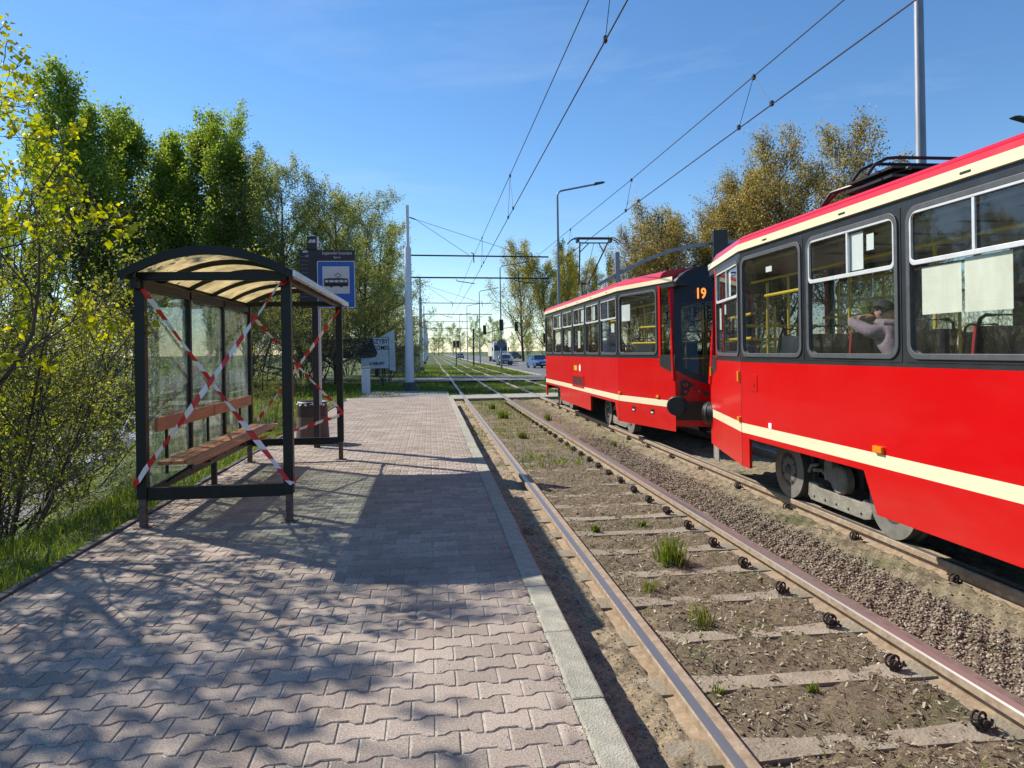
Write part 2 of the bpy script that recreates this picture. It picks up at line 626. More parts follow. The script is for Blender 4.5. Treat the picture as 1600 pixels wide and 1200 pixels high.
def paver_mat(name, attr):
    m, n, l, b = new_mat(name)
    tcn = n.new('ShaderNodeTexCoord')
    geo = n.new('ShaderNodeNewGeometry')
    big = n.new('ShaderNodeTexNoise'); big.inputs['Scale'].default_value = 1.7; big.inputs['Detail'].default_value = 6
    fine = n.new('ShaderNodeTexNoise'); fine.inputs['Scale'].default_value = 150; fine.inputs['Detail'].default_value = 3
    l.new(geo.outputs['Position'], big.inputs['Vector']); l.new(geo.outputs['Position'], fine.inputs['Vector'])
    ra = n.new('ShaderNodeValToRGB')
    ra.color_ramp.elements[0].color = (0.300, 0.240, 0.196, 1); ra.color_ramp.elements[0].position = 0.3
    ra.color_ramp.elements[1].color = (0.405, 0.338, 0.280, 1); ra.color_ramp.elements[1].position = 0.7
    l.new(big.outputs['Fac'], ra.inputs['Fac'])
    rb = n.new('ShaderNodeValToRGB')
    rb.color_ramp.elements[0].color = (0.62, 0.61, 0.60, 1); rb.color_ramp.elements[0].position = 0.34
    rb.color_ramp.elements[1].color = (1.42, 1.40, 1.36, 1); rb.color_ramp.elements[1].position = 0.68
    l.new(fine.outputs['Fac'], rb.inputs['Fac'])
    mu = n.new('ShaderNodeMix'); mu.data_type = 'RGBA'; mu.blend_type = 'MULTIPLY'; mu.inputs['Factor'].default_value = 1
    l.new(ra.outputs['Color'], mu.inputs['A']); l.new(rb.outputs['Color'], mu.inputs['B'])
    mr = n.new('ShaderNodeMapRange'); mr.inputs['To Min'].default_value = 0.78; mr.inputs['To Max'].default_value = 1.14
    if attr:
        at = n.new('ShaderNodeAttribute'); at.attribute_name = 'tone'
        l.new(at.outputs['Fac'], mr.inputs['Value'])
    else:
        oi = n.new('ShaderNodeObjectInfo')
        l.new(oi.outputs['Random'], mr.inputs['Value'])
    hs = n.new('ShaderNodeHueSaturation')
    l.new(mu.outputs['Result'], hs.inputs['Color']); l.new(mr.outputs['Result'], hs.inputs['Value'])
    l.new(hs.outputs['Color'], b.inputs['Base Color'])
    b.inputs['Roughness'].default_value = 0.88
    bp = n.new('ShaderNodeBump'); bp.inputs['Strength'].default_value = 0.35; bp.inputs['Distance'].default_value = 0.004
    l.new(fine.outputs['Fac'], bp.inputs['Height']); l.new(bp.outputs['Normal'], b.inputs['Normal'])
    return m


M['paver'] = paver_mat('paver_concrete', False)
M['paver_far'] = paver_mat('paver_concrete_far', True)
OUT = np.array([(-.1, -.0825), (-.064, -.0825), (-.036, -.0575), (.036, -.0575), (.064, -.0825), (.1, -.0825),
                (.1, .0825), (.064, .0825), (.036, .0575), (-.036, .0575), (-.064, .0825), (-.1, .0825)])


def shrink(P, d):
    nn = len(P)
    out = []
    for i in range(nn):
        a, bb, c = P[i - 1], P[i], P[(i + 1) % nn]
        e1 = (bb - a) / np.linalg.norm(bb - a)
        e2 = (c - bb) / np.linalg.norm(c - bb)
        n1_, n2_ = np.array([-e1[1], e1[0]]), np.array([-e2[1], e2[0]])
        bis = n1_ + n2_
        bis /= np.linalg.norm(bis)
        out.append(bb + bis * d / max(0.3, bis.dot(n1_)))
    return np.array(out)


O1, O2 = shrink(OUT, 0.0040), shrink(OUT, 0.0078)
pv = [(x, y, -0.016) for x, y in O1] + [(x, y, -0.004) for x, y in O1] + [(x, y, 0.0) for x, y in O2]
pf = [tuple(range(24, 36))]
for i in range(12):
    j = (i + 1) % 12
    pf.append((i, j, 12 + j, 12 + i))
    pf.append((12 + i, 12 + j, 24 + j, 24 + i))
pme = bpy.data.meshes.new('paver')
pme.from_pydata(pv, [], pf)
pme.materials.append(M['paver'])
pme.update()
blocks, cut = [], []
row = 0
y = PY0 + 0.09
while y < PY1 - 0.05:
    off = 0.1 if row % 2 else 0.0
    k = 0
    x = PX1 - 0.1 + off
    while x > PX0 - 0.1:
        if x - 0.1 >= PX0 - 1e-6 and x + 0.1 <= PX1 + 1e-6:
            blocks.append((x, y))
        else:
            lo, hi = max(x - 0.1, PX0), min(x + 0.1, PX1)
            if hi - lo > 0.03:
                cut.append((x, y, lo, hi))
        x -= 0.2
    row += 1
    y += 0.14
tan_l, tan_r = 800 / 1110, 800 / 1110


def in_view(x, y, pad=0.1):
    d = x * math.sin(YAW) + y * math.cos(YAW)
    r_ = x * math.cos(YAW) - y * math.sin(YAW)
    return d > 2.48 and abs(r_) < d * tan_l + pad


blocks.sort(key=lambda q: (not in_view(*q), q[0] ** 2 + q[1] ** 2))
for (x, y) in blocks[:300]:
    o = bpy.data.objects.new('paver', pme)
    col.objects.link(o)
    o.parent = platform
    o.location = (x, y, 0.2 + random.uniform(-0.0018, 0.0014))
    o.rotation_euler = (random.uniform(-.006, .006), random.uniform(-.006, .006), random.uniform(-.008, .008))
rest = np.array(blocks[300:])
pvn = np.array(pv)
nb = len(rest)
Vr = np.repeat(pvn[None], nb, 0)
ang = rng.uniform(-.008, .008, nb)
ca, sa = np.cos(ang)[:, None], np.sin(ang)[:, None]
tx, ty = rng.uniform(-.007, .007, (2, nb))
X0, Y0 = Vr[:, :, 0].copy(), Vr[:, :, 1].copy()
Vr[:, :, 2] += 0.2 + tx[:, None] * X0 + ty[:, None] * Y0 + rng.uniform(-.0018, .0014, nb)[:, None]
Vr[:, :, 0] = X0 * ca - Y0 * sa + rest[:, 0:1]
Vr[:, :, 1] = X0 * sa + Y0 * ca + rest[:, 1:2]
Vc = []
for (x, y, lo, hi) in cut:
    q = pvn.copy()
    q[:, 0] = np.clip(q[:, 0] + x, lo + 0.0024, hi - 0.0024)
    q[:, 1] += y
    q[:, 2] += 0.2
    Vc.append(q)
Vall = np.concatenate([Vr.reshape(-1, 3), np.array(Vc).reshape(-1, 3)])
ntot = nb + len(cut)
tri = []
for i in range(12):
    j = (i + 1) % 12
    tri += [(i, j, 12 + j), (i, 12 + j, 12 + i), (12 + i, 12 + j, 24 + j), (12 + i, 24 + j, 24 + i)]
for a_, b_, c_ in ((0, 1, 11), (1, 10, 11), (1, 2, 10), (2, 9, 10), (2, 3, 9), (3, 8, 9), (3, 4, 8), (4, 7, 8), (4, 5, 7), (5, 6, 7)):
    tri.append((24 + a_, 24 + b_, 24 + c_))
tri = np.array(tri)
Fa = (tri[None] + (np.arange(ntot) * 36)[:, None, None]).reshape(-1, 3)
tone = np.repeat(rng.uniform(0, 1, ntot), len(tri))
o = mesh_np('paver_field', Vall, Fa, M['paver_far'], platform, shade=tone)
tag(o, kind='stuff')
# kerb stones along the track, edging boards along the grass
y = -2.6
kerb_me = {}
while y < 24.4:
    mb = MB().box(-0.075, 0.075, -0.3765, 0.3765, -0.40, 0.0)
    if 'a' not in kerb_me:
        o = mb.build('kerbstone', M['concrete'], platform, bevel=0.012)
        kerb_me['a'] = o
    else:
        o = kerb_me['a'].copy()
        col.objects.link(o)
    o.location = (0.675 + random.uniform(-.004, .004), y, 0.204 + random.uniform(-.004, .004))
    o.rotation_euler = (random.uniform(-.004, .004), random.uniform(-.012, .012), random.uniform(-.004, .004))
    y += 0.76
M['edging'] = mat('edging_concrete', (0.10, 0.10, 0.095), 0.9, var=0.3, scale=8, bump=0.4, bscale=60, objvar=0.1)
y, first = -2.5, None
while y < 24.4:
    if first is None:
        first = o = MB().box(-0.03, 0.03, -0.495, 0.495, -0.25, 0.0).build('edging_board', M['edging'], platform, bevel=0.006)
    else:
        o = first.copy()
        col.objects.link(o)
    o.location = (-2.785, y, 0.222 + random.uniform(-.006, .006))
    y += 1.0

# ------------------------------------------------------------------ tracks
M['polish'] = mat('polished_rail', (0.34, 0.325, 0.31), 0.40, metal=0.75, var=0.06, scale=2, stretch=(8, 0.3, 1), rvar=0.05, detail=2)
M['railrust'] = mat('dusty_rail', (0.42, 0.33, 0.23), 0.85, var=0.22, scale=14, c2=(0.25, 0.175, 0.11), bump=0.2)
M['railbrown'] = mat('brown_rail', (0.20, 0.145, 0.125), 0.7, var=0.2, scale=14, c2=(0.13, 0.09, 0.078))
M['clip'] = mat('rusty_clip', (0.06, 0.042, 0.032), 0.8, var=0.4, scale=40, bump=0.4, bscale=80)


def bed_z(x, y):
    nse = (0.018 * np.sin(x * 9 + 2 * np.sin(y * 3.1)) * np.cos(y * 7 + np.sin(x * 5)) + 0.012 * np.sin(x * 23 + y * 17) +
           0.008 * np.cos(x * 41 - y * 37))
    sleeper = np.cos((y - 3.79) / 0.65 * 2 * np.pi)
    z = -0.114 + nse * 0.62 - 0.010 * np.where((x > 1.3) & (x < 2.8), sleeper, 0)
    z = np.where((x > 2.95) & (x < 4.1), -0.100 + nse, z)
    z = np.where(x < 1.22, -0.105 + nse * 0.9, z)
    for c in (1.295, 2.815, 4.17, 5.69):
        z = np.where(np.abs(x - c) < 0.11, np.minimum(z, -0.128), z)
    return z


tnx, tny = 150, 620
TX, TY = np.meshgrid(np.linspace(0.735, 6.25, tnx), np.concatenate([np.linspace(1.0, 12, 400), np.linspace(12.06, 26.58, tny - 400)]))
V = np.stack([TX.ravel(), TY.ravel(), bed_z(TX, TY).ravel()], 1)
ii = (np.arange(tny - 1)[:, None] * tnx + np.arange(tnx - 1)[None, :]).ravel()
m, n, l, b = new_mat('track_bed_soil')
tcn = n.new('ShaderNodeTexCoord')
sep = n.new('ShaderNodeSeparateXYZ')
l.new(tcn.outputs['Object'], sep.inputs['Vector'])
wob = n.new('ShaderNodeTexNoise'); wob.inputs['Scale'].default_value = 3.5; wob.inputs['Detail'].default_value = 5
l.new(tcn.outputs['Object'], wob.inputs['Vector'])
ad = n.new('ShaderNodeMath'); ad.operation = 'MULTIPLY_ADD'; ad.inputs[1].default_value = 0.55
l.new(wob.outputs['Fac'], ad.inputs[0]); l.new(sep.outputs['X'], ad.inputs[2])
mr = n.new('ShaderNodeMapRange'); mr.inputs['From Min'].default_value = 0.9 + 0.0; mr.inputs['From Max'].default_value = 5.4
l.new(ad.outputs[0], mr.inputs['Value'])
zr = n.new('ShaderNodeValToRGB')
SAND, SOIL, GRAV, SAND2 = (0.40, 0.31, 0.20, 1), (0.20, 0.158, 0.10, 1), (0.205, 0.155, 0.11, 1), (0.33, 0.265, 0.17, 1)


def xp(x):
    return (x + 0.275 - 0.9) / 4.5


zr.color_ramp.elements[0].position = xp(1.28); zr.color_ramp.elements[0].color = SAND
zr.color_ramp.elements[1].position = xp(1.42); zr.color_ramp.elements[1].color = SOIL
for px_, c_ in ((2.70, SOIL), (2.85, GRAV), (3.45, GRAV), (3.75, SAND2), (4.9, SAND2)):
    e = zr.color_ramp.elements.new(xp(px_)); e.color = c_
l.new(mr.outputs['Result'], zr.inputs['Fac'])
fn_ = n.new('ShaderNodeTexNoise'); fn_.inputs['Scale'].default_value = 42; fn_.inputs['Detail'].default_value = 8; fn_.inputs['Roughness'].default_value = 0.75
l.new(tcn.outputs['Object'], fn_.inputs['Vector'])
fr_ = n.new('ShaderNodeValToRGB'); fr_.color_ramp.elements[0].color = (0.28, 0.26, 0.24, 1); fr_.color_ramp.elements[0].position = 0.32
fr_.color_ramp.elements[1].color = (1.45, 1.45, 1.42, 1); fr_.color_ramp.elements[1].position = 0.62
l.new(fn_.outputs['Fac'], fr_.inputs['Fac'])
mu = n.new('ShaderNodeMix'); mu.data_type = 'RGBA'; mu.blend_type = 'MULTIPLY'; mu.inputs['Factor'].default_value = 0.85
l.new(zr.outputs['Color'], mu.inputs['A']); l.new(fr_.outputs['Color'], mu.inputs['B'])
# moss and low green further away
ms_ = n.new('ShaderNodeTexNoise'); ms_.inputs['Scale'].default_value = 1.7; ms_.inputs['Detail'].default_value = 6
l.new(tcn.outputs['Object'], ms_.inputs['Vector'])
mrg = n.new('ShaderNodeMapRange'); mrg.inputs['From Min'].default_value = 0.54; mrg.inputs['From Max'].default_value = 0.66; mrg.inputs['To Max'].default_value = 0.7
l.new(ms_.outputs['Fac'], mrg.inputs['Value'])
mg = n.new('ShaderNodeMix'); mg.data_type = 'RGBA'; mg.inputs['B'].default_value = (0.10, 0.115, 0.035, 1)
l.new(mrg.outputs['Result'], mg.inputs['Factor']); l.new(mu.outputs['Result'], mg.inputs['A'])
pa = n.new('ShaderNodeTexNoise'); pa.inputs['Scale'].default_value = 5.5; pa.inputs['Detail'].default_value = 9; pa.inputs['Roughness'].default_value = 0.75
l.new(tcn.outputs['Object'], pa.inputs['Vector'])
pr = n.new('ShaderNodeMapRange'); pr.inputs['From Min'].default_value = 0.50; pr.inputs['From Max'].default_value = 0.64; pr.inputs['To Max'].default_value = 0.75
l.new(pa.outputs['Fac'], pr.inputs['Value'])
mp2 = n.new('ShaderNodeMix'); mp2.data_type = 'RGBA'; mp2.inputs['B'].default_value = (0.06, 0.043, 0.026, 1)
l.new(pr.outputs['Result'], mp2.inputs['Factor']); l.new(mg.outputs['Result'], mp2.inputs['A'])
l.new(mp2.outputs['Result'], b.inputs['Base Color'])
b.inputs['Roughness'].default_value = 0.97
bp = n.new('ShaderNodeBump'); bp.inputs['Strength'].default_value = 0.9; bp.inputs['Distance'].default_value = 0.02
l.new(fn_.outputs['Fac'], bp.inputs['Height']); l.new(bp.outputs['Normal'], b.inputs['Normal'])
bed = mesh_np('track_bed', V, np.stack([ii, ii + 1, ii + tnx + 1, ii + tnx], 1), m, smooth=True)
tag(bed, 'sandy and stony soil between and beside the rails', kind='structure')


def make_rail(x0, y0, y1, footl, right_mat, parent):
    prof = [(0, -.010), (.006, 0), (.058, 0), (.062, -.004), (.118, -.004), (.13, -.016), (.13, -.052), (.086, -.062), (.086, -.118),
            (.165, -.128), (.165, -.155), (-footl, -.155), (-footl, -.126), (.044, -.116), (.044, -.062), (0, -.052)]
    mi = [0 if footl > 0.1 else 1, 0, 1, 2, 2, 1, 1, 1, 1, 1, 1, 1, 1, 1, 1, 1]
    mb = MB()
    yy = [y0 + (y1 - y0) * (k / 40) ** 2 for k in range(41)]
    npf = len(prof)
    vs_ = []
    for q in yy:
        far = max(0, q - 38)
        dx = 0.10 * math.sin(far * 0.12) * min(1, far / 30)
        vs_ += [(x0 + px + dx, q, pz) for px, pz in prof]
    o0 = len(mb.v)
    mb.v += vs_
    for k in range(40):
        for i in range(npf):
            j = (i + 1) % npf
            a = k * npf
            mb.f.append((a + i, a + j, a + npf + j, a + npf + i))
            mb.m.append(mi[i])
    return mb.build('rail', [M['polish'], M['railrust'], right_mat], parent)


def coil_mesh():
    mb = MB()
    pts = []
    for k in range(40):
        a = k / 39 * 2 * math.pi * 2.2 - 1.2
        t = k / 39
        pts.append((0.035 * math.cos(a) + 0.026 * (t - .5), 0.052 * (0.5 - t), 0.035 * math.sin(a) + 0.012))
    mb.tube(pts, 0.0078, 6)
    mb.tube([(0.0, -0.035, 0.008), (0.0, 0.03, 0.012)], 0.017, 6)
    mb.lathe([(0.026, -0.05), (0.026, -0.026), (0.0, -0.022)], 6, (0.0, 0.0, 0.0))
    mb.tube([(0.012, 0.02, 0.0), (0.045, 0.012, -0.012), (0.075, 0.0, -0.025)], 0.009, 6)
    return mb


for nm, X1, X2, label, rmat in (('tram_track', 1.23, 2.752, 'near tram track with dusty rails, sleepers and grass tufts', None),
                                ('tram_track', 4.105, 5.627, 'far tram track under the red tram cars', None)):
    t = thing(nm, (0, 0, 0), label, None)
    tag(t, kind='structure')
    make_rail(X1, 0.6, 330, 0.03, M['railrust'], t)
    make_rail(X2, 0.6, 330, 0.13, M['railbrown'], t)
    near = X1 < 2
    slp = clip0 = None
    for k in range(-3, 33):
        yk = 3.79 + 0.65 * k
        if near:
            if slp is None:
                prof = [(-1.0, .10), (-.66, .105), (-.34, .072), (.34, .072), (.66, .105), (1.0, .10)]
                mb = MB()
                top = [(a, w, 0.004 if abs(a) > .5 else -0.006) for a, w in prof]
                for s_ in range(5):
                    (a, w, z), (a2, w2, z2) = top[s_], top[s_ + 1]
                    mb.add([(a, -w, z), (a2, -w2, z2), (a2, w2, z2), (a, w, z), (a, -w * 1.15, -.12), (a2, -w2 * 1.15, -.12),
                            (a2, w2 * 1.15, -.12), (a, w * 1.15, -.12)], [(0, 1, 2, 3), (0, 4, 5, 1), (2, 6, 7, 3)])
                slp = o = mb.build('sleeper', M['sleeper'], t)
            else:
                o = slp.copy()
                col.objects.link(o)
            o.location = ((X1 + X2 + .13) / 2, yk, (-0.1095 if k < 8 else -0.118) + random.uniform(-.006, .004))
            o.rotation_euler = (0, random.uniform(-.006, .006), random.uniform(-.02, .02))
        else:
            if k % 2:
                continue
            o = None
        cx = X2 - 0.15 if near else X1 - 0.09
        if clip0 is None:
            clip0 = c = coil_mesh().build('rail_clip', M['clip'], o if o else t, smooth=True)
        else:
            c = clip0.copy()
            col.objects.link(c)
            c.parent = o if o else t
        lx = cx - o.location.x if o else cx
        c.location = (lx, 0.0 if o else yk, 0.040 if o else -0.085)
        c.rotation_euler = (random.uniform(-.15, .15), random.uniform(-.15, .15), random.uniform(-.3, .3))

# ------------------------------------------------------------------ loose stones, litter, grass (nobody could count them)
OCT_F = np.array([(0, 2, 4), (2, 1, 4), (1, 3, 4), (3, 0, 4), (2, 0, 5), (1, 2, 5), (3, 1, 5), (0, 3, 5)])
OCT_V = np.array([(1, 0, 0), (-1, 0, 0), (0, 1, 0), (0, -1, 0), (0, 0, 1), (0, 0, -1)], float)


def rotm(n_):
    q = rng.normal(size=(n_, 4))
    q /= np.linalg.norm(q, axis=1)[:, None]
    w, x, y, z = q.T
    return np.stack([np.stack([1 - 2 * (y * y + z * z), 2 * (x * y - z * w), 2 * (x * z + y * w)], 1),
                     np.stack([2 * (x * y + z * w), 1 - 2 * (x * x + z * z), 2 * (y * z - x * w)], 1),
                     np.stack([2 * (x * z - y * w), 2 * (y * z + x * w), 1 - 2 * (x * x + y * y)], 1)], 1)


def stones(P, smin, smax):
    n_ = len(P)
    s = rng.uniform(smin, smax, (n_, 1, 1)) * rng.uniform(0.6, 1.3, (n_, 1, 3))
    jit = 1 + rng.uniform(-.3, .3, (n_, 6, 1))
    Vv = np.einsum('nij,nkj->nki', rotm(n_), OCT_V[None] * s * jit) * np.array([1, 1, 0.75]) + P[:, None]
    Ff = (OCT_F[None] + (np.arange(n_) * 6)[:, None, None]).reshape(-1, 3)
    return Vv.reshape(-1, 3), Ff, np.repeat(rng.uniform(0, 1, n_), 8)


def tone_mat(name, cols, rough=0.9):
    m, n, l, b = new_mat(name)
    at = n.new('ShaderNodeAttribute'); at.attribute_name = 'tone'
    rm = n.new('ShaderNodeValToRGB')
    rm.color_ramp.elements[0].color = (*cols[0], 1); rm.color_ramp.elements[1].color = (*cols[-1], 1)
    for i, c in enumerate(cols[1:-1]):
        e = rm.color_ramp.elements.new((i + 1) / (len(cols) - 1)); e.color = (*c, 1)
    l.new(at.outputs['Fac'], rm.inputs['Fac']); l.new(rm.outputs['Color'], b.inputs['Base Color'])
    b.inputs['Roughness'].default_value = rough
    return m


M['stone'] = tone_mat('ballast', [(0.085, 0.066, 0.044), (0.185, 0.15, 0.105), (0.27, 0.225, 0.16), (0.43, 0.375, 0.285)])
def near_pts(n_, x0, x1, y0, y1, p=1.6):
    yy = y0 + (y1 - y0) * rng.uniform(0, 1, n_) ** p
    xx = rng.uniform(x0, x1, n_)
    return xx, yy


parts = []
xx, yy = near_pts(19000, 2.93, 3.72, 2.4, 14.5)
xx = 3.3 + (xx - 3.325) * rng.uniform(0.7, 1.05, len(xx))
parts.append(stones(np.stack([xx, yy, bed_z(xx, yy) + 0.004], 1), 0.006, 0.0165))
xx, yy = near_pts(4500, 1.42, 4.1, 2.2, 16)
parts.append(stones(np.stack([xx, yy, bed_z(xx, yy) + 0.002], 1), 0.004, 0.014))
xx, yy = near_pts(2600, 0.78, 1.22, 2.0, 12)
parts.append(stones(np.stack([xx, yy, bed_z(xx, yy) + 0.001], 1), 0.003, 0.009))
Vs, Fs, Ts, off = [], [], [], 0
for v_, f_, t_ in parts:
    Vs.append(v_); Fs.append(f_ + off); Ts.append(t_); off += len(v_)
tag(mesh_np('loose_ballast', np.concatenate(Vs), np.concatenate(Fs), M['stone'], shade=np.concatenate(Ts)),
    'loose brown ballast stones between the tracks', 'gravel', kind='stuff')

M['litter'] = tone_mat('dry_litter', [(0.035, 0.024, 0.016), (0.12, 0.078, 0.042), (0.22, 0.16, 0.09), (0.36, 0.29, 0.19), (0.58, 0.52, 0.40)])
nl = 26000
xx, yy = near_pts(nl, 1.43, 2.72, 2.1, 12.5)
keep = gnoise(xx * 2.2, yy * 2.0) + rng.uniform(-.7, .7, nl) > -0.35
xx, yy = xx[keep], yy[keep]
nl = len(xx)
s = 0.0035 + 0.012 * rng.uniform(0, 1, (nl, 1, 1)) ** 2.2
base = np.array([(-1, -.5, 0), (1, -.5, 0.0), (1.0, .5, 0.25), (-1, .5, .1)]) * np.array([1, .8, 1])
asp = np.stack([rng.uniform(.6, 1.8, nl), rng.uniform(.12, 1.3, nl), np.ones(nl)], 1)[:, None]
a = rng.uniform(0, 6.28, nl)
tilt = rng.uniform(-.7, .7, nl)
c1, s1, c2, s2 = np.cos(a), np.sin(a), np.cos(tilt), np.sin(tilt)
q = base[None] * s * asp
qx, qy, qz = q[..., 0], q[..., 1], q[..., 2]
qx, qz = qx * c2[:, None] - qz * s2[:, None], qx * s2[:, None] + qz * c2[:, None]
Vl = np.stack([qx * c1[:, None] - qy * s1[:, None] + xx[:, None], qx * s1[:, None] + qy * c1[:, None] + yy[:, None],
               qz + (bed_z(xx, yy) + 0.008)[:, None]], 2).reshape(-1, 3)
Fl = np.arange(nl * 4).reshape(-1, 4)
tag(mesh_np('leaf_litter', Vl, Fl, M['litter'], shade=rng.uniform(0, 1, nl)), 'dry leaves and twigs strewn between the near rails', 'litter', kind='stuff')

M['grass'] = leaf_mat('grass_blades', (0.05, 0.10, 0.015), (0.21, 0.26, 0.05), 0.4)
M['dry_grass'] = leaf_mat('weed_blades', (0.10, 0.15, 0.03), (0.28, 0.30, 0.07), 0.3)


def blades(P, hmin, hmax, w, lean=0.5):
    n_ = len(P)
    h = rng.uniform(hmin, hmax, n_)
    a = rng.uniform(0, 6.283, n_)
    la = rng.uniform(0, 6.283, n_)
    ln = rng.uniform(0, lean, n_) * h
    dx, dy = np.cos(a) * w, np.sin(a) * w
    lx, ly = np.cos(la) * ln, np.sin(la) * ln
    z0 = np.zeros(n_)
    vv = np.stack([np.stack([-dx, -dy, z0], 1), np.stack([dx, dy, z0], 1),
                   np.stack([dx * .8 + lx * .35, dy * .8 + ly * .35, h * .6], 1), np.stack([-dx * .8 + lx * .35, -dy * .8 + ly * .35, h * .6], 1),
                   np.stack([lx, ly, h * (1 - .25 * (ln / h) ** 2)], 1)], 1) + P[:, None]
    ff = np.array([(0, 1, 2), (0, 2, 3), (3, 2, 4)])
    Ff = (ff[None] + (np.arange(n_) * 5)[:, None, None]).reshape(-1, 3)
    return vv.reshape(-1, 3), Ff, np.repeat(rng.uniform(0, 1, n_), 3)


def join(parts):
    Vs, Fs, Ts, off = [], [], [], 0
    for v_, f_, t_ in parts:
        Vs.append(v_); Fs.append(f_ + off); Ts.append(t_); off += len(v_)
    return np.concatenate(Vs), np.concatenate(Fs), np.concatenate(Ts)


# embankment grass by the platform
g = []
n_ = 42000
yy = 2.2 + 20 * rng.uniform(0, 1, n_) ** 1.7
xx = -2.84 - 4.2 * rng.uniform(0, 1, n_) ** 1.5
kp = gnoise(xx * 1.5, yy * 1.5) + rng.uniform(-.5, .5, n_) > -0.45
xx, yy = xx[kp], yy[kp]
g.append(blades(np.stack([xx, yy, gz(xx, yy) - 0.01], 1), 0.04, 0.20, 0.0042, 1.1))
v_, f_, t_ = join(g)
tag(mesh_np('embankment_grass', v_, f_, M['grass'], shade=t_), 'rough green grass on the bank beside the platform', 'grass', kind='stuff')
# grass further along: verge, between rails, round the mast
g = []
for (x0, x1, y0, y1, cnt, h0, h1, w) in ((6.3, 8.0, 14, 42, 6000, .06, .16, .012), (-6, -1.2, 24, 42, 6500, .06, .2, .012), (-14, -3, 18, 40, 7000, .08, .25, .015),
                                      (1.45, 2.7, 29.2, 42, 2500, .05, .13, .012), (-.6, 1.1, 29.5, 42, 2600, .05, .14, .014), (2.95, 4.0, 29.2, 42, 2000, .05, .12, .014),
                                      (1.4, 5.6, 51, 90, 6000, .05, .14, .02), (-3, 1.1, 51, 90, 5000, .06, .2, .025), (5.9, 8.0, 51, 110, 5000, .08, .2, .03),
                                      (4.4, 5.6, 29.2, 42, 1200, .05, .12, .014), (0.76, 1.2, 14, 26, 700, .03, .10, .008), (1.45, 2.7, 11, 26.4, 4200, .03, .11, .008),
                                      (2.95, 4.0, 13, 26.4, 1100, .03, .08, .008), (1.45, 2.7, 2.4, 11, 900, .015, .07, .004), (3.0, 4.0, 3, 12, 160, .015, .05, .004)):
    xx = rng.uniform(x0, x1, cnt); yy = rng.uniform(y0, y1, cnt)
    kp = gnoise(xx * 1.1 + 3, yy * .9) + rng.uniform(-.5, .5, cnt) > (-.1 if y1 < 27 else -.5)
    xx, yy = xx[kp], yy[kp]
    zz = np.where((yy < 26.5) & (xx > .74) & (xx < 6.2), bed_z(xx, yy), gz(xx, yy)) - 0.01
    g.append(blades(np.stack([xx, yy, zz], 1), h0, h1, w, 0.8))
v_, f_, t_ = join(g)
tag(mesh_np('verge_grass', v_, f_, M['grass'], shade=t_), 'low green grass on the verges and between the farther rails', 'grass', kind='stuff')
# tufts of grass and weeds standing between the rails
for i, (x, y, h, cnt, w, mk, lab) in enumerate([
        (2.04, 5.95, 0.26, 170, 0.0045, 'grass', 'tall bright green grass tuft, largest between the near rails'),
        (1.79, 4.62, 0.17, 60, 0.004, 'dry_grass', 'thin yellow-green grass tuft just in front of a sleeper'),
        (1.63, 5.27, 0.11, 50, 0.004, 'dry_grass', 'low yellowish tuft left of the largest grass tuft'),
        (1.65, 7.12, 0.08, 60, 0.008, 'grass', 'flat grey-green weed beside the left rail'),
        (2.18, 7.25, 0.08, 60, 0.008, 'grass', 'flat grey-green weed near the right rail'),
        (1.98, 19.5, 0.28, 160, 0.007, 'grass', 'dense green clump between the near rails opposite the far tram car'),
        (1.93, 15.0, 0.20, 120, 0.006, 'dry_grass', 'yellow-green clump midway between the near rails'),
        (1.95, 22.8, 0.22, 150, 0.008, 'grass', 'green clump just before the foot crossing'),
        (3.05, 18.5, 0.22, 110, 0.007, 'dry_grass', 'weed clump in the stones between the two tracks'),
        (3.45, 13.2, 0.11, 70, 0.006, 'grass', 'small weed clump beside the wheels of the far tram car'),
        (1.52, 3.70, 0.08, 30, 0.004, 'grass', 'little grass sprig at a sleeper end by the left rail'),
        (2.02, 3.62, 0.07, 36, 0.005, 'grass', 'little green sprig in the dry litter nearest the camera')]):
    a = rng.uniform(0, 6.28, cnt)
    rr = rng.uniform(0, 1, cnt) ** 0.7 * min(0.16, h * 0.5)
    px_, py_ = x + rr * np.cos(a), y + rr * np.sin(a)
    v_, f_, t_ = blades(np.stack([px_, py_, bed_z(px_, py_) - 0.01], 1), h * 0.5, h * 1.1, w, 0.75)
    tag(mesh_np('grass_tuft', v_ - np.array([x, y, -.12]), f_, M[mk], shade=t_, loc=(x, y, -.12)), lab, 'grass tuft', 'tufts growing between the rails')

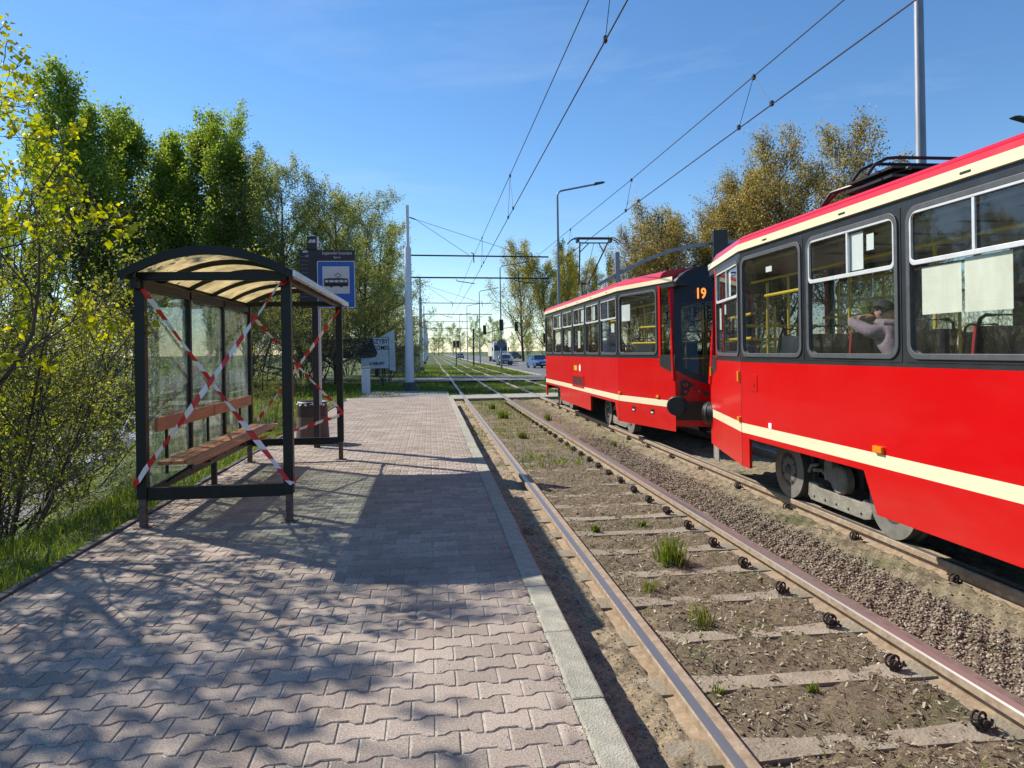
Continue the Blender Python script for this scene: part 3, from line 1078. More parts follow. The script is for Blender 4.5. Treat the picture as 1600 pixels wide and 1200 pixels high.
# ------------------------------------------------------------------ tram cars
def tram_paint(name, c, dust=(0.30, 0.22, 0.16)):
    m, n, l, b = new_mat(name)
    tcn = n.new('ShaderNodeTexCoord')
    n1 = n.new('ShaderNodeTexNoise'); n1.inputs['Scale'].default_value = 1.3; n1.inputs['Detail'].default_value = 8; n1.inputs['Roughness'].default_value = 0.7
    mpn = n.new('ShaderNodeMapping'); mpn.inputs['Scale'].default_value = (1, 0.5, 2.0)
    l.new(tcn.outputs['Object'], mpn.inputs['Vector']); l.new(mpn.outputs['Vector'], n1.inputs['Vector'])
    sp = n.new('ShaderNodeSeparateXYZ'); l.new(tcn.outputs['Object'], sp.inputs['Vector'])
    lo = n.new('ShaderNodeMapRange'); lo.inputs['From Min'].default_value = 0.95; lo.inputs['From Max'].default_value = 0.3
    lo.inputs['To Min'].default_value = 0.0; lo.inputs['To Max'].default_value = 0.16
    l.new(sp.outputs['Z'], lo.inputs['Value'])
    mr = n.new('ShaderNodeMapRange'); mr.inputs['From Min'].default_value = 0.45; mr.inputs['From Max'].default_value = 0.8; mr.inputs['To Max'].default_value = 0.05
    l.new(n1.outputs['Fac'], mr.inputs['Value'])
    ml = n.new('ShaderNodeMath'); ml.operation = 'MULTIPLY'; l.new(lo.outputs['Result'], ml.inputs[0]); l.new(n1.outputs['Fac'], ml.inputs[1])
    sm = n.new('ShaderNodeMath'); sm.operation = 'ADD'; l.new(ml.outputs[0], sm.inputs[0]); l.new(mr.outputs['Result'], sm.inputs[1])
    mx_ = n.new('ShaderNodeMix'); mx_.data_type = 'RGBA'
    mx_.inputs['A'].default_value = (*c, 1); mx_.inputs['B'].default_value = (*dust, 1)
    l.new(sm.outputs[0], mx_.inputs['Factor']); l.new(mx_.outputs['Result'], b.inputs['Base Color'])
    b.inputs['Roughness'].default_value = 0.30
    b.inputs['Specular IOR Level'].default_value = 0.22
    b.inputs['Coat Weight'].default_value = 0.10
    b.inputs['Coat Roughness'].default_value = 0.06
    n3 = n.new('ShaderNodeTexNoise'); n3.inputs['Scale'].default_value = 1.6; n3.inputs['Detail'].default_value = 2
    l.new(tcn.outputs['Object'], n3.inputs['Vector'])
    bp = n.new('ShaderNodeBump'); bp.inputs['Strength'].default_value = 0.28; bp.inputs['Distance'].default_value = 0.05
    l.new(n3.outputs['Fac'], bp.inputs['Height']); l.new(bp.outputs['Normal'], b.inputs['Normal'])
    return m


M['red'] = tram_paint('tram_red', (0.60, 0.001, 0.003))
M['red_sky_tint'] = tram_paint('tram_red_sky_tint', (0.60, 0.010, 0.028))  # tram red made pinker, sky reflection on the roof put into the colour
M['cream'] = tram_paint('tram_cream', (0.86, 0.76, 0.50), (0.5, 0.42, 0.3))
M['band'] = mat('tram_dark_band', (0.026, 0.028, 0.031), 0.35, var=0.3, scale=4)
M['gasket'] = mat('tram_gasket', (0.075, 0.08, 0.085), 0.5, var=0.2, scale=12)
M['alu'] = mat('pale_window_frame', (0.72, 0.73, 0.72), 0.35, metal=0.25, var=0.08, scale=12)
M['tglass'] = glass_mat('tram_glass', (0.88, 0.91, 0.89), 1.62, grime=0.16, gcol=(0.32, 0.31, 0.27), gscale=5)
M['dglass'] = glass_mat('dark_windscreen_glass', (0.42, 0.46, 0.48), 1.5)
M['underdark'] = mat('underframe_dark', (0.018, 0.016, 0.014), 0.9, var=0.4, scale=6)
M['bogie'] = mat('bogie_dusty_grey', (0.24, 0.225, 0.185), 0.85, var=0.3, scale=7, bump=0.3)
M['bogiedark'] = mat('bogie_dark', (0.05, 0.045, 0.04), 0.85, var=0.4, scale=8)
M['wheel'] = mat('wheel_steel', (0.055, 0.05, 0.045), 0.7, var=0.3, scale=9)
M['hub'] = mat('wheel_hub_dusty', (0.11, 0.10, 0.085), 0.85, var=0.4, scale=7)
M['wheelrim'] = mat('wheel_rim', (0.24, 0.235, 0.21), 0.5, metal=0.3, var=0.2, scale=9)
M['inwall'] = mat('interior_panel', (0.42, 0.39, 0.31), 0.6, var=0.1, scale=3)
M['ceiling'] = mat('interior_ceiling', (0.45, 0.41, 0.32), 0.6, var=0.1, scale=3)
M['floorin'] = mat('interior_floor', (0.10, 0.10, 0.10), 0.8, var=0.2, scale=6)
M['seat'] = mat('seat_brown_grey', (0.055, 0.048, 0.045), 0.55, var=0.3, scale=14)
M['seatred'] = mat('seat_red_edge', (0.30, 0.012, 0.02), 0.5, var=0.1)
M['seatgrey'] = mat('seat_grey_back', (0.40, 0.42, 0.44), 0.5, var=0.1)
M['yellow'] = mat('yellow_rail', (0.72, 0.50, 0.02), 0.35, var=0.06)
M['paper'] = mat('paper_notice', (0.86, 0.90, 0.90), 0.7, var=0.03)
M['paper_cream'] = mat('cream_notice', (0.86, 0.86, 0.72), 0.7, var=0.04)
M['orange'] = mat('orange_reflector', (0.75, 0.24, 0.01), 0.25, var=0.15, scale=60)
M['lamp_red'] = mat('red_lamp', (0.35, 0.02, 0.03), 0.2, var=0.1)
M['led'] = mat('led_orange', (0.9, 0.3, 0.05), 0.5, var=0, emit=(1.0, 0.27, 0.04), estr=1.1)
M['lettblack'] = mat('black_lettering', (0.012, 0.012, 0.014), 0.6, var=0)
M['seam'] = mat('seam', (0.12, 0.004, 0.005), 0.6, var=0)
M['lettred'] = mat('red_lettering', (0.55, 0.02, 0.03), 0.6, var=0)

HW, FH, TE, NOSE, EW = 1.2, 4.5, 6.55, 6.76, 0.75
Z0, Z1, Z2, Z3, ZW, ZB, ZC, ZR = 0.31, 0.66, 0.72, 0.835, 1.572, 2.91, 2.91, 2.995
BO = 3.13


def seg_fn(P, Q):
    P, Q = Vector(P), Vector(Q)
    d = (Q - P).normalized()
    nrm = Vector((d.y, -d.x))     # outward when walking with the body on the left

    def fn(a, z, o):
        p = P + d * a + nrm * o
        return (p.x, p.y, z)
    return fn, (Q - P).length


def make_window(tram, fn, a0, a1, kind, z0=1.63, z1=2.835):
    g = MB()
    sq = rounded(a0 - 0.02, a1 + 0.02, z0 - 0.02, z1 + 0.02, 0.004, 6)
    r1 = rounded(a0 + 0.006, a1 - 0.006, z0 + 0.006, z1 - 0.006, 0.12, 6)
    r2 = rounded(a0 + 0.05, a1 - 0.05, z0 + 0.05, z1 - 0.05, 0.085, 6)
    ring(g, sq, r1, fn, -0.03, 0.002, 1)
    ring(g, r1, r2, fn, -0.03, 0.016, 0)
    w = g.build('window', [M['gasket'], M['band']], tram, bevel=0.004)
    p = MB().prism(rounded(a0 + 0.02, a1 - 0.02, z0 + 0.02, z1 - 0.02, 0.08, 4), fn, -0.014, -0.013)
    # single sheet of glass
    me = MB().add([fn(a, z, -0.012) for a, z in rounded(a0 + 0.02, a1 - 0.02, z0 + 0.02, z1 - 0.02, 0.08, 4)], [tuple(range(20))])
    me.build('pane', M['tglass'], w, fixn=False)
    if kind == 'split':
        f = MB()
        zm = 2.385
        o = rounded(a0 + 0.045, a1 - 0.045, zm - 0.018, z1 - 0.045, 0.055, 5)
        i_ = rounded(a0 + 0.068, a1 - 0.068, zm + 0.018, z1 - 0.068, 0.04, 5)
        ring(f, o, i_, fn, -0.008, 0.014)
        am = (a0 + a1) / 2
        f.prism([(am - 0.014, zm + 0.018), (am + 0.014, zm + 0.018), (am + 0.014, z1 - 0.068), (am - 0.014, z1 - 0.068)], fn, -0.008, 0.011)
        f.build('sliding_frame', M['alu'], w, bevel=0.003)
    return w


def notice(win, fn, a0, a1, z0, z1, m):
    MB().prism([(a0, z0), (a1, z0), (a1, z1), (a0, z1)], fn, -0.021, -0.019).build('notice', m, win)


def seat_parts():
    b = MB()
    # upright shell seen from behind, cushion in front (+y)
    prof = [(-0.02, 1.28), (-0.10, 1.87), (-0.07, 1.885), (0.03, 1.30)]
    b.prism([(y, z) for y, z in prof], lambda y, z, x: (x, y, z), -0.215, 0.215)
    c = MB().prism([(0.0, 1.26), (0.42, 1.30), (0.43, 1.37), (0.02, 1.34)], lambda y, z, x: (x, y, z), -0.21, 0.21)
    c.box(-0.05, 0.05, 0.1, 0.25, 0.9, 1.27)
    h = MB().tube([(-0.20, -0.075, 1.70), (-0.205, -0.095, 1.87), (-0.19, -0.105, 1.93), (-0.15, -0.107, 1.955), (0.15, -0.107, 1.955),
                   (0.19, -0.105, 1.93), (0.205, -0.095, 1.87), (0.20, -0.075, 1.70)], 0.014, 7)
    e = [MB().prism([(-0.03, 1.26), (-0.112, 1.87), (-0.088, 1.885), (0.0, 1.27)], lambda y, z, x: (x, y, z), s_ * 0.217, s_ * 0.232) for s_ in (-1, 1)]
    return b, c, h, e


SEAT = {}


def add_seat(tram, x, y, rz=0.0, back=None):
    key = back or 'seat'
    if key not in SEAT:
        b, c, h, e = seat_parts()
        s_ = b.build('seat', M[back or 'seat'], tram, bevel=0.02)
        k_ = [c.build('cushion', M['seatred'], s_, bevel=0.02), h.build('grab_handle', M['black'], s_, smooth=True), ] + [q.build('edge_trim', M['seatred'] if not back else M['black'], s_) for q in e]
        SEAT[key] = (s_, k_)
    else:
        s0, k0 = SEAT[key]
        s_ = s0.copy()
        col.objects.link(s_)
        s_.parent = tram
        for q in k0:
            c = q.copy()
            col.objects.link(c)
            c.parent = s_
    s_.location = (x, y, 0)
    s_.rotation_euler = (0, 0, rz)
    return s_


def make_bogie(tram, yc):
    f = MB()
    for s_ in (-1, 1):
        f.box(s_ * 0.60 - 0.05, s_ * 0.60 + 0.05, yc - 1.15, yc + 1.15, 0.36, 0.52)
        f.box(s_ * 0.62 - 0.06, s_ * 0.62 + 0.06, yc - 0.25, yc + 0.25, 0.30, 0.62)
    f.box(-0.6, 0.6, yc - 0.18, yc + 0.18, 0.34, 0.6)
    f.box(-0.55, 0.55, yc - 0.8, yc - 0.35, 0.25, 0.55)
    f.box(-0.55, 0.55, yc + 0.35, yc + 0.8, 0.25, 0.55)
    bg_ = f.build('bogie', M['bogiedark'], tram, bevel=0.01)
    for sy in (-1, 1):
        for sx in (-1, 1):
            w = MB()
            w.lathe([(0.03, 0.0), (0.20, 0.0), (0.25, 0.012), (0.295, 0.012), (0.327, 0.0), (0.330, 0.02), (0.335, 0.10), (0.36, 0.115), (0.36, 0.135), (0.1, 0.13)], 40, axis='x')
            o = w.build('wheel', M['wheel'], tram, loc=(sx * 0.835, yc + sy * 0.925, 0.332), smooth=True, rot=(0, 0, 0 if sx < 0 else math.pi))
            r_ = MB().lathe([(0.298, -0.004), (0.327, -0.004), (0.327, 0.0), (0.298, 0.0)], 40, axis='x')
            r_.build('rim', M['wheelrim'], o, smooth=True)
            h_ = MB().lathe([(0.0, -0.035), (0.045, -0.03), (0.06, 0.0), (0.19, -0.006), (0.2, 0.0)], 20, axis='x')
            for k in range(8):
                a = k * math.pi / 4 + 0.3
                h_.lathe([(0.0, -0.022), (0.014, -0.02), (0.014, 0.0)], 6, (0, 0.15 * math.cos(a), 0.15 * math.sin(a)), 'x')
            h_.build('hub', M['hub'], o, smooth=True)
    for sx in (-1, 1):
        t = MB()
        X = sx * 0.80
        # track brake: long plate close over the rail with lugs and bolts
        t.prism([(-0.60, 0.10), (-0.64, 0.20), (-0.60, 0.26), (-0.50, 0.275), (-0.46, 0.235), (0.30, 0.235), (0.34, 0.275), (0.50, 0.27), (0.52, 0.12), (0.46, 0.075), (-0.5, 0.075)],
                lambda y, z, d: (d, yc + y, z), X - 0.035, X + 0.035)
        for k in range(5):
            t.lathe([(0.0, -0.05), (0.016, -0.05), (0.016, 0)], 6, (X + (-0.0 if sx < 0 else 0.05), yc - 0.45 + k * 0.21, 0.13), 'x')
        t.build('track_brake', M['bogie'], bg_, bevel=0.008)
        s2 = MB()
        s2.lathe([(0.0, -0.05), (0.13, -0.05), (0.15, -0.03), (0.15, 0.05), (0.10, 0.06)], 20, (X, yc - 0.08, 0.38), 'x')
        s2.prism([(-0.02, 0.36), (0.02, 0.56), (0.10, 0.58), (0.16, 0.54), (0.16, 0.34)], lambda y, z, d: (d, yc + y + 0.02, z), X - 0.04, X + 0.04)
        s2.tube([(X, yc + 0.45, 0.40), (X, yc + 0.28, 0.42), (X, yc + 0.10, 0.33)], 0.022, 8)
        s2.tube([(X, yc + 0.55, 0.36), (X, yc + 0.50, 0.44), (X, yc + 0.36, 0.47)], 0.02, 8)
        s2.build('brake_gear', M['bogie'], bg_, bevel=0.006)
    return bg_


class Rails:
    """each yellow rail is a part of its own"""
    def __init__(s, t):
        s.t = t

    def tube(s, pts, r, n=8):
        MB().tube(pts, r, n).build('grab_rail', M['yellow'], s.t, smooth=True)


def make_tram(label, yc, flat_kinds, near_taper, far_taper, notices, raised, seat_dir):
    t = thing('tram_car', (4.95, yc, 0), label, 'tram', 'red tram cars coupled on the far track')
    outline = [(-EW, -TE), (-HW, -FH), (-HW, FH), (-EW, TE)]       # platform side, walked towards +y
    # ---- body panels
    body = MB()
    sides = []
    for s_ in (-1, 1):
        pts = [(s_ * x * -1, y) for x, y in outline] if s_ > 0 else outline
        pts = [(abs(x) * s_, y) for x, y in outline]
        sides.append(pts)
        for k in range(3):
            (xa, ya), (xb, yb) = pts[k], pts[k + 1]

            def q(za, zb, mi):
                body.add([(xa, ya, za), (xb, yb, za), (xb, yb, zb), (xa, ya, zb)], [(0, 1, 2, 3)], mi)
            q(Z3, ZW, 0)
            q(Z2, Z3, 1)
            if k == 1:
                q(Z1, Z2, 0)
                X = s_ * HW
                cuts = [(-BO - 1.25, -BO - 1.07, -BO + 1.17, -BO + 1.17), (BO - 1.25, BO - 1.07, BO + 1.17, BO + 1.17)]
                segs = [(-FH, -FH, cuts[0][1], cuts[0][0]), (cuts[0][2], cuts[0][3], cuts[1][1], cuts[1][0]), (cuts[1][2], cuts[1][3], FH, FH)]
                for (ta, ba, tb, bb) in segs:
                    body.add([(X, ba, Z0), (X, bb, Z0), (X, tb, Z1), (X, ta, Z1)], [(0, 1, 2, 3)], 0)
                    # returned edge of the skirt so that it has thickness
                    Xi = X - s_ * 0.035
                    body.add([(X, ba, Z0), (X, bb, Z0), (Xi, bb, Z0), (Xi, ba, Z0)], [(0, 1, 2, 3)], 0)
                    body.add([(X, ba, Z0), (X, ta, Z1), (Xi, ta, Z1), (Xi, ba, Z0)], [(0, 1, 2, 3)], 0)
                    body.add([(X, bb, Z0), (X, tb, Z1), (Xi, tb, Z1), (Xi, bb, Z0)], [(0, 1, 2, 3)], 0)
                    body.add([(Xi, ba, Z0), (Xi, bb, Z0), (Xi, tb, Z1), (Xi, ta, Z1)], [(0, 1, 2, 3)], 2)
                for c_ in cuts:
                    body.add([(X, c_[1], Z1), (X, c_[2], Z1), (X - s_ * 0.3, c_[2], Z1), (X - s_ * 0.3, c_[1], Z1)], [(0, 1, 2, 3)], 2)
            else:
                body.add([(xa, ya, Z0), (xb, yb, Z0), (xb, yb, Z2), (xa, ya, Z2)], [(0, 1, 2, 3)], 0)
    body.build('body', [M['red'], M['cream'], M['underdark']], t, fixn=False)
    # ---- ends: red apron, dark windscreen in a black surround with a domed top
    for e in (-1, 1):
        ap, ws, gl = MB(), MB(), MB()
        N = 12
        us = [-1 + 2 * i / N for i in range(N + 1)]

        def pt(u, z, out=0.0):
            lean = 0.0 if z < 1.2 else 0.30 * ((z - 1.2) / 1.9) ** 1.3
            wd = EW * (1 - 0.06 * max(0, z - 1.2) / 1.9)
            return (u * wd, e * (TE + (NOSE - TE) * (1 - u * u) - lean + out), z)

        def zb(u):
            return 1.10 + 0.28 * u * u

        def ztop(u):
            return 3.20 - 0.36 * abs(u) ** 3
        for i in range(N):
            u0, u1 = us[i], us[i + 1]
            for za, zbb in ((0.40, Z2), (Z2, Z3)):
                ap.add([pt(u0, za), pt(u1, za), pt(u1, zbb), pt(u0, zbb)], [(0, 1, 2, 3)], 0)
            ap.add([pt(u0, Z3), pt(u1, Z3), pt(u1, zb(u1)), pt(u0, zb(u0))], [(0, 1, 2, 3)], 0)
            lo0, lo1 = zb(u0), zb(u1)
            edge = i in (0, N - 1)
            rows = [(lo0, lo1), (lo0 + 0.13, lo1 + 0.13), (1.62, 1.62), (1.95, 1.95), (2.25, 2.25), (2.56, 2.56), (2.78, 2.78), (ztop(u0), ztop(u1))]
            for r_ in range(len(rows) - 1):
                (a0, a1), (b0, b1) = rows[r_], rows[r_ + 1]
                quad = [pt(u0, a0), pt(u1, a1), pt(u1, b1), pt(u0, b0)]
                if edge or r_ in (0, 5, 6):
                    ws.add(quad, [(0, 1, 2, 3)])
                else:
                    gl.add(quad, [(0, 1, 2, 3)])
            # dome roof running back to the red roof
            ws.add([pt(u0, ztop(u0)), pt(u1, ztop(u1)), (u1 * (EW + .06), e * (TE - 0.50), ztop(u1) - 0.02), (u0 * (EW + .06), e * (TE - 0.50), ztop(u0) - 0.02)], [(0, 1, 2, 3)])
        ap.build('end_apron', M['red'], t, smooth=True, fixn=False)
        wso = ws.build('windscreen', M['black'], t, smooth=True, fixn=False)
        gl.build('pane', M['dglass'], wso, smooth=True, fixn=False)
        # corner posts and side lights between the tapered wall and the windscreen
        for s_ in (-1, 1):
            po = MB()
            A = Vector((s_ * EW, e * TE, 0))
            tp = Vector(pt(s_, 2.85))
            po.bar((A.x, A.y - e * 0.03, 1.2), (tp.x, tp.y - e * 0.03, 2.93), 0.085, 0.085)
            po.build('corner_post', M['red'], t, bevel=0.02)
            bu = MB()
            ax = Vector((s_ * 0.66, e * 0.75, 0)).normalized()
            c0 = Vector((s_ * 0.72, e * (TE + 0.02), 0.76))
            bu.tube([c0 - ax * 0.30, c0 + ax * 0.10], 0.165, 28)
            bo_ = bu.build('buffer', M['black'], t, smooth=True, bevel=0.015)
            MB().tube([c0 + ax * 0.03, c0 + ax * 0.055], 0.172, 28).build('buffer_ring', M['gasket'], bo_, smooth=True)
            lp = MB()
            tri_ = [(0.20, 0.93), (0.68, 0.93), (0.68, 1.20), (0.60, 1.21), (0.22, 0.97)]
            lp.add([pt(s_ * a / EW, z, 0.012) for a, z in tri_], [tuple(range(5))])
            lpo = lp.build('lamp_panel', M['black'], t, fixn=False)
            for (a, z, r_) in ((0.60, 1.12, 0.04), (0.60, 1.0, 0.033), (0.42, 1.0, 0.045)):
                p_ = pt(s_ * a / EW, z, 0.014)
                MB().lathe([(r_, 0), (r_, e * 0.012), (r_ * 0.6, e * 0.02), (0, e * 0.022)], 14, p_, 'y').build('tail_lamp', M['lamp_red'], lpo, smooth=True)
        bb = MB()
        for i in range(N):
            bb.add([pt(us[i], 0.40, -.02), pt(us[i + 1], 0.40, -.02), pt(us[i + 1], 0.83, 0.06), pt(us[i], 0.83, 0.06)], [(0, 1, 2, 3)])
            bb.add([pt(us[i], 0.83, 0.06), pt(us[i + 1], 0.83, 0.06), pt(us[i + 1], 0.83, -.05), pt(us[i], 0.83, -.05)], [(0, 1, 2, 3)])
        bb.build('bumper', M['black'], t, fixn=False)
        MB().tube([(0, e * (NOSE - 0.3), 0.48), (0, e * (NOSE + 0.22), 0.48)], 0.06, 10).build('coupler', M['bogiedark'], t, smooth=True)
    # ---- window walls
    for s_ in (-1, 1):
        pts = sides[0 if s_ < 0 else 1]
        wall = MB()
        for k in range(3):
            P, Q = pts[k], pts[k + 1]
            fn0, L = seg_fn(P, Q)
            fn = fn0 if s_ > 0 else (lambda a, z, o, f=fn0: f(a, z, -o))
            if k == 1:
                wins = [(i * 1.5 + 0.045, i * 1.5 + 1.455, flat_kinds[i]) for i in range(6)]
            else:
                kd = near_taper if k == 0 else far_taper
                wins = [(L - 1.53, L - 0.05, kd)] if k == 0 else [(0.05, 1.53, kd)]
            # solid pieces round the openings, 3 mm behind the body plane
            def pc(a0, a1, z0, z1):
                if a1 - a0 > 0.004:
                    wall.prism([(a0, z0), (a1, z0), (a1, z1), (a0, z1)], fn, -0.045, -0.003)
            pc(0, L, ZW, 1.64)
            pc(0, L, 2.825, ZB)
            cur = 0.0
            for (a0, a1, kd) in wins:
                if k != 1 and a0 > 0.4:
                    cur = 0.53          # leaves the slanted end light open
                pc(cur, a0 + 0.01, 1.64, 2.825)
                cur = a1 - 0.01
            if k == 2:
                pc(cur, L - 0.53, 1.64, 2.825)
            else:
                pc(cur, L, 1.64, 2.825)
            for wi, (a0, a1, kd) in enumerate(wins):
                w = make_window(t, fn, a0, a1, kd)
                for (ns, nk, nw, b0, b1, z0, z1, mk) in notices:
                    if ns == s_ and nk == k and nw == wi:
                        notice(w, fn, b0, b1, z0, z1, M[mk])
            if k != 1:
                # slanted corner light: glass with a red pillar at the body side
                aa, ab = (0.02, 0.50) if k == 0 else (L - 0.50, L - 0.02)
                eo = ab if k == 0 else aa
                wall.prism([(eo - 0.035, 1.60), (eo + 0.035, 1.60), (eo + 0.035, 2.88), (eo - 0.035, 2.88)], fn, -0.03, 0.004, 1)
                cl = MB().add([fn(aa, 1.57, -0.010), fn(ab, 1.57, -0.010), fn(ab, 2.86, -0.010), fn(aa + (0.22 if k == 0 else 0), 2.86, -0.010)] if k == 0 else
                              [fn(aa, 1.57, -0.010), fn(ab, 1.57, -0.010), fn(ab - 0.22, 2.86, -0.010), fn(aa, 2.86, -0.010)], [(0, 1, 2, 3)])
                cl.build('corner_light', M['dglass'], t, fixn=False)
                a3, a4 = (0.0, 0.5) if k == 0 else (L - 0.5, L)
                wall.prism([(a3, 1.30), (a4, 1.44), (a4, 1.60), (a3, 1.60)] if k == 0 else [(a3, 1.44), (a4, 1.30), (a4, 1.60), (a3, 1.60)], fn, 0.001, 0.004, 0)
        wall.build('window_wall', [M['band'], M['red']], t)
    # ---- cornice and roof
    cor = MB()
    full = [(-EW, -TE + .02), (-HW, -FH), (-HW, FH), (-EW, TE - .02)]
    for s_ in (-1, 1):
        for k in range(3):
            (xa, ya), (xb, yb) = full[k], full[k + 1]
            xa, xb = abs(xa) * s_, abs(xb) * s_
            o_ = s_ * 0.022
            cor.add([(xa, ya, ZC), (xb, yb, ZC), (xb + o_, yb, ZC + .004), (xa + o_, ya, ZC + .004)], [(0, 1, 2, 3)], 0)
            cor.add([(xa + o_, ya, ZC + .004), (xb + o_, yb, ZC + .004), (xb + o_, yb, ZR), (xa + o_, ya, ZR)], [(0, 1, 2, 3)], 0)
    cor.build('cornice', M['cream'], t, fixn=False)
    rf = MB()
    prof = [(1.0, 0.0, 0.022), (0.985, 0.055, 0.012), (0.955, 0.105, 0), (0.86, 0.145, 0), (0.5, 0.195, 0), (0.0, 0.21, 0)]
    RE = TE - 0.42
    RW = EW + 0.42 * (HW - EW) / (TE - FH)
    stat = [(-RE, RW), (-FH, HW), (FH, HW), (RE, RW)]
    full_p = [(-a, h, -o) for a, h, o in prof] + [(a, h, o) for a, h, o in prof[::-1][1:]]
    rows = [[(a * w + o, y, ZR + h) for a, h, o in full_p] for y, w in stat]
    for i in range(3):
        for j in range(len(full_p) - 1):
            rf.add([rows[i][j], rows[i + 1][j], rows[i + 1][j + 1], rows[i][j + 1]], [(0, 1, 2, 3)])
    for r_ in (rows[0], rows[-1]):
        rf.add(r_, [tuple(range(len(r_)))])
    roof = rf.build('roof', M['red_sky_tint'], t, smooth=True)
    gut = MB()
    for s_ in (-1, 1):
        gut.bar((s_ * 1.187, -FH, ZR + 0.062), (s_ * 1.187, FH, ZR + 0.062), 0.012, 0.012)
    gut.build('rain_gutter', M['red_sky_tint'], roof)
    for k in range(6):
        y = -3.7 + 1.5 * k
        MB().box(-HW - 0.026, -HW - 0.0225, y - 0.05, y + 0.05, 2.943, 2.958).build('drain_slot', M['black'], roof)
    # ---- inside
    fl = MB().box(-1.12, 1.12, -FH, FH, 0.84, 0.90)
    fl.add([(-1.12, FH, .9), (1.12, FH, .9), (.7, TE - .1, .9), (-.7, TE - .1, .9)], [(0, 1, 2, 3)])
    fl.add([(-1.12, -FH, .9), (1.12, -FH, .9), (.7, -TE + .1, .9), (-.7, -TE + .1, .9)], [(0, 1, 2, 3)])
    fl.build('floor', [M['floorin']], t)
    un = MB().box(-0.95, 0.95, -4.4, 4.4, 0.62, 0.80)
    un.box(-0.6, 0.6, -6.2, 6.2, 0.60, 0.82)
    un.box(-1.0, 1.0, -1.6, 1.6, 0.34, 0.62)
    un.build('underframe', M['underdark'], t)
    ce = MB().box(-1.12, 1.12, -FH, FH, 2.86, 2.90)
    ce.add([(-1.12, FH, 2.86), (1.12, FH, 2.86), (.7, TE - .1, 2.86), (-.7, TE - .1, 2.86)], [(0, 1, 2, 3)])
    ce.add([(-1.12, -FH, 2.86), (1.12, -FH, 2.86), (.7, -TE + .1, 2.86), (-.7, -TE + .1, 2.86)], [(0, 1, 2, 3)])
    ce.build('ceiling', M['ceiling'], t, fixn=False)
    for s_ in (-1, 1):
        MB().box(s_ * 0.45 - 0.09, s_ * 0.45 + 0.09, -4.3, 4.3, 2.825, 2.857).build('light_strip', M['seatgrey'], t, bevel=0.006)
        MB().bar((s_ * 1.05, -4.45, 2.80), (s_ * 1.05, 4.45, 2.80), 0.03, 0.10).build('duct_cover', M['inwall'], t)
    for k in range(13):
        y = -4.2 + 0.7 * k
        MB().box(-1.1, 1.1, y - 0.012, y + 0.012, 2.842, 2.858).build('ceiling_rib', M['floorin'], t)
    iw = MB()
    for s_ in (-1, 1):
        iw.box(s_ * 1.13 - 0.01, s_ * 1.13 + 0.01, -FH, FH, 0.9, 1.60)
    # a bulkhead with a door by the far end, seen through the windows
    iw.box(0.35, 1.1, 2.55, 2.60, 0.9, 1.30)
    iw.build('inner_panel', M['inwall'], t)
    yr = Rails(t)
    for s_ in (-1, 1):
        yr.tube([(s_ * 0.62, -5.4, 2.62), (s_ * 0.62, 5.4, 2.62)], 0.017, 8)
        for k in range(8):
            y = -4.4 + 1.5 * k * 0.84
            yr.tube([(s_ * 0.62, y, 1.9 if k % 2 else 0.9), (s_ * 0.62, y, 2.62)], 0.017, 8)
        for (ya, yb, z) in ((4.55, 5.95, 1.86), (4.55, 5.95, 2.16), (-5.95, -4.55, 1.86), (-5.95, -4.55, 2.16)):
            xi = lambda y: s_ * (HW - (abs(y) - FH) * 0.2195 - 0.16)
            yr.tube([(xi(ya), ya, z), (xi(yb), yb, z)], 0.019, 8)
        for e in (-1, 1):
            yr.tube([(s_ * 1.02, e * 4.2, 2.35), (s_ * 1.02, e * 3.25, 2.36)], 0.019, 8)
            yr.tube([(s_ * 0.5, e * 5.2, 0.9), (s_ * 0.5, e * 5.2, 2.6)], 0.019, 8)
            yr.tube([(s_ * 0.2, e * 5.6, 0.9), (s_ * 0.2, e * 5.6, 2.3)], 0.019, 8)
    for e in (-1, 1):
        for z in (1.55, 1.86, 2.05):
            yr.tube([(-0.62, e * 5.95, z), (0.62, e * 5.95, z)], 0.019, 8)
    for k in range(9):
        for s_ in (-1, 1):
            MB().box(s_ * 0.625 - 0.02, s_ * 0.625 + 0.02, -4 + k * 0.9, -3.965 + k * 0.9, 2.40, 2.61).build('hanging_strap', M['black'], t)
    for k in range(9):
        y = 3.24 - 0.75 * k
        add_seat(t, -0.86, y)
        if k not in (1, 2, 6, 7):
            add_seat(t, 0.86, y)
    add_seat(t, -0.72, 4.35 if seat_dir > 0 else -4.6, 0.5 if seat_dir > 0 else -0.3, 'seatgrey')
    for yb in (-BO, BO):
        make_bogie(t, yb)
    return t


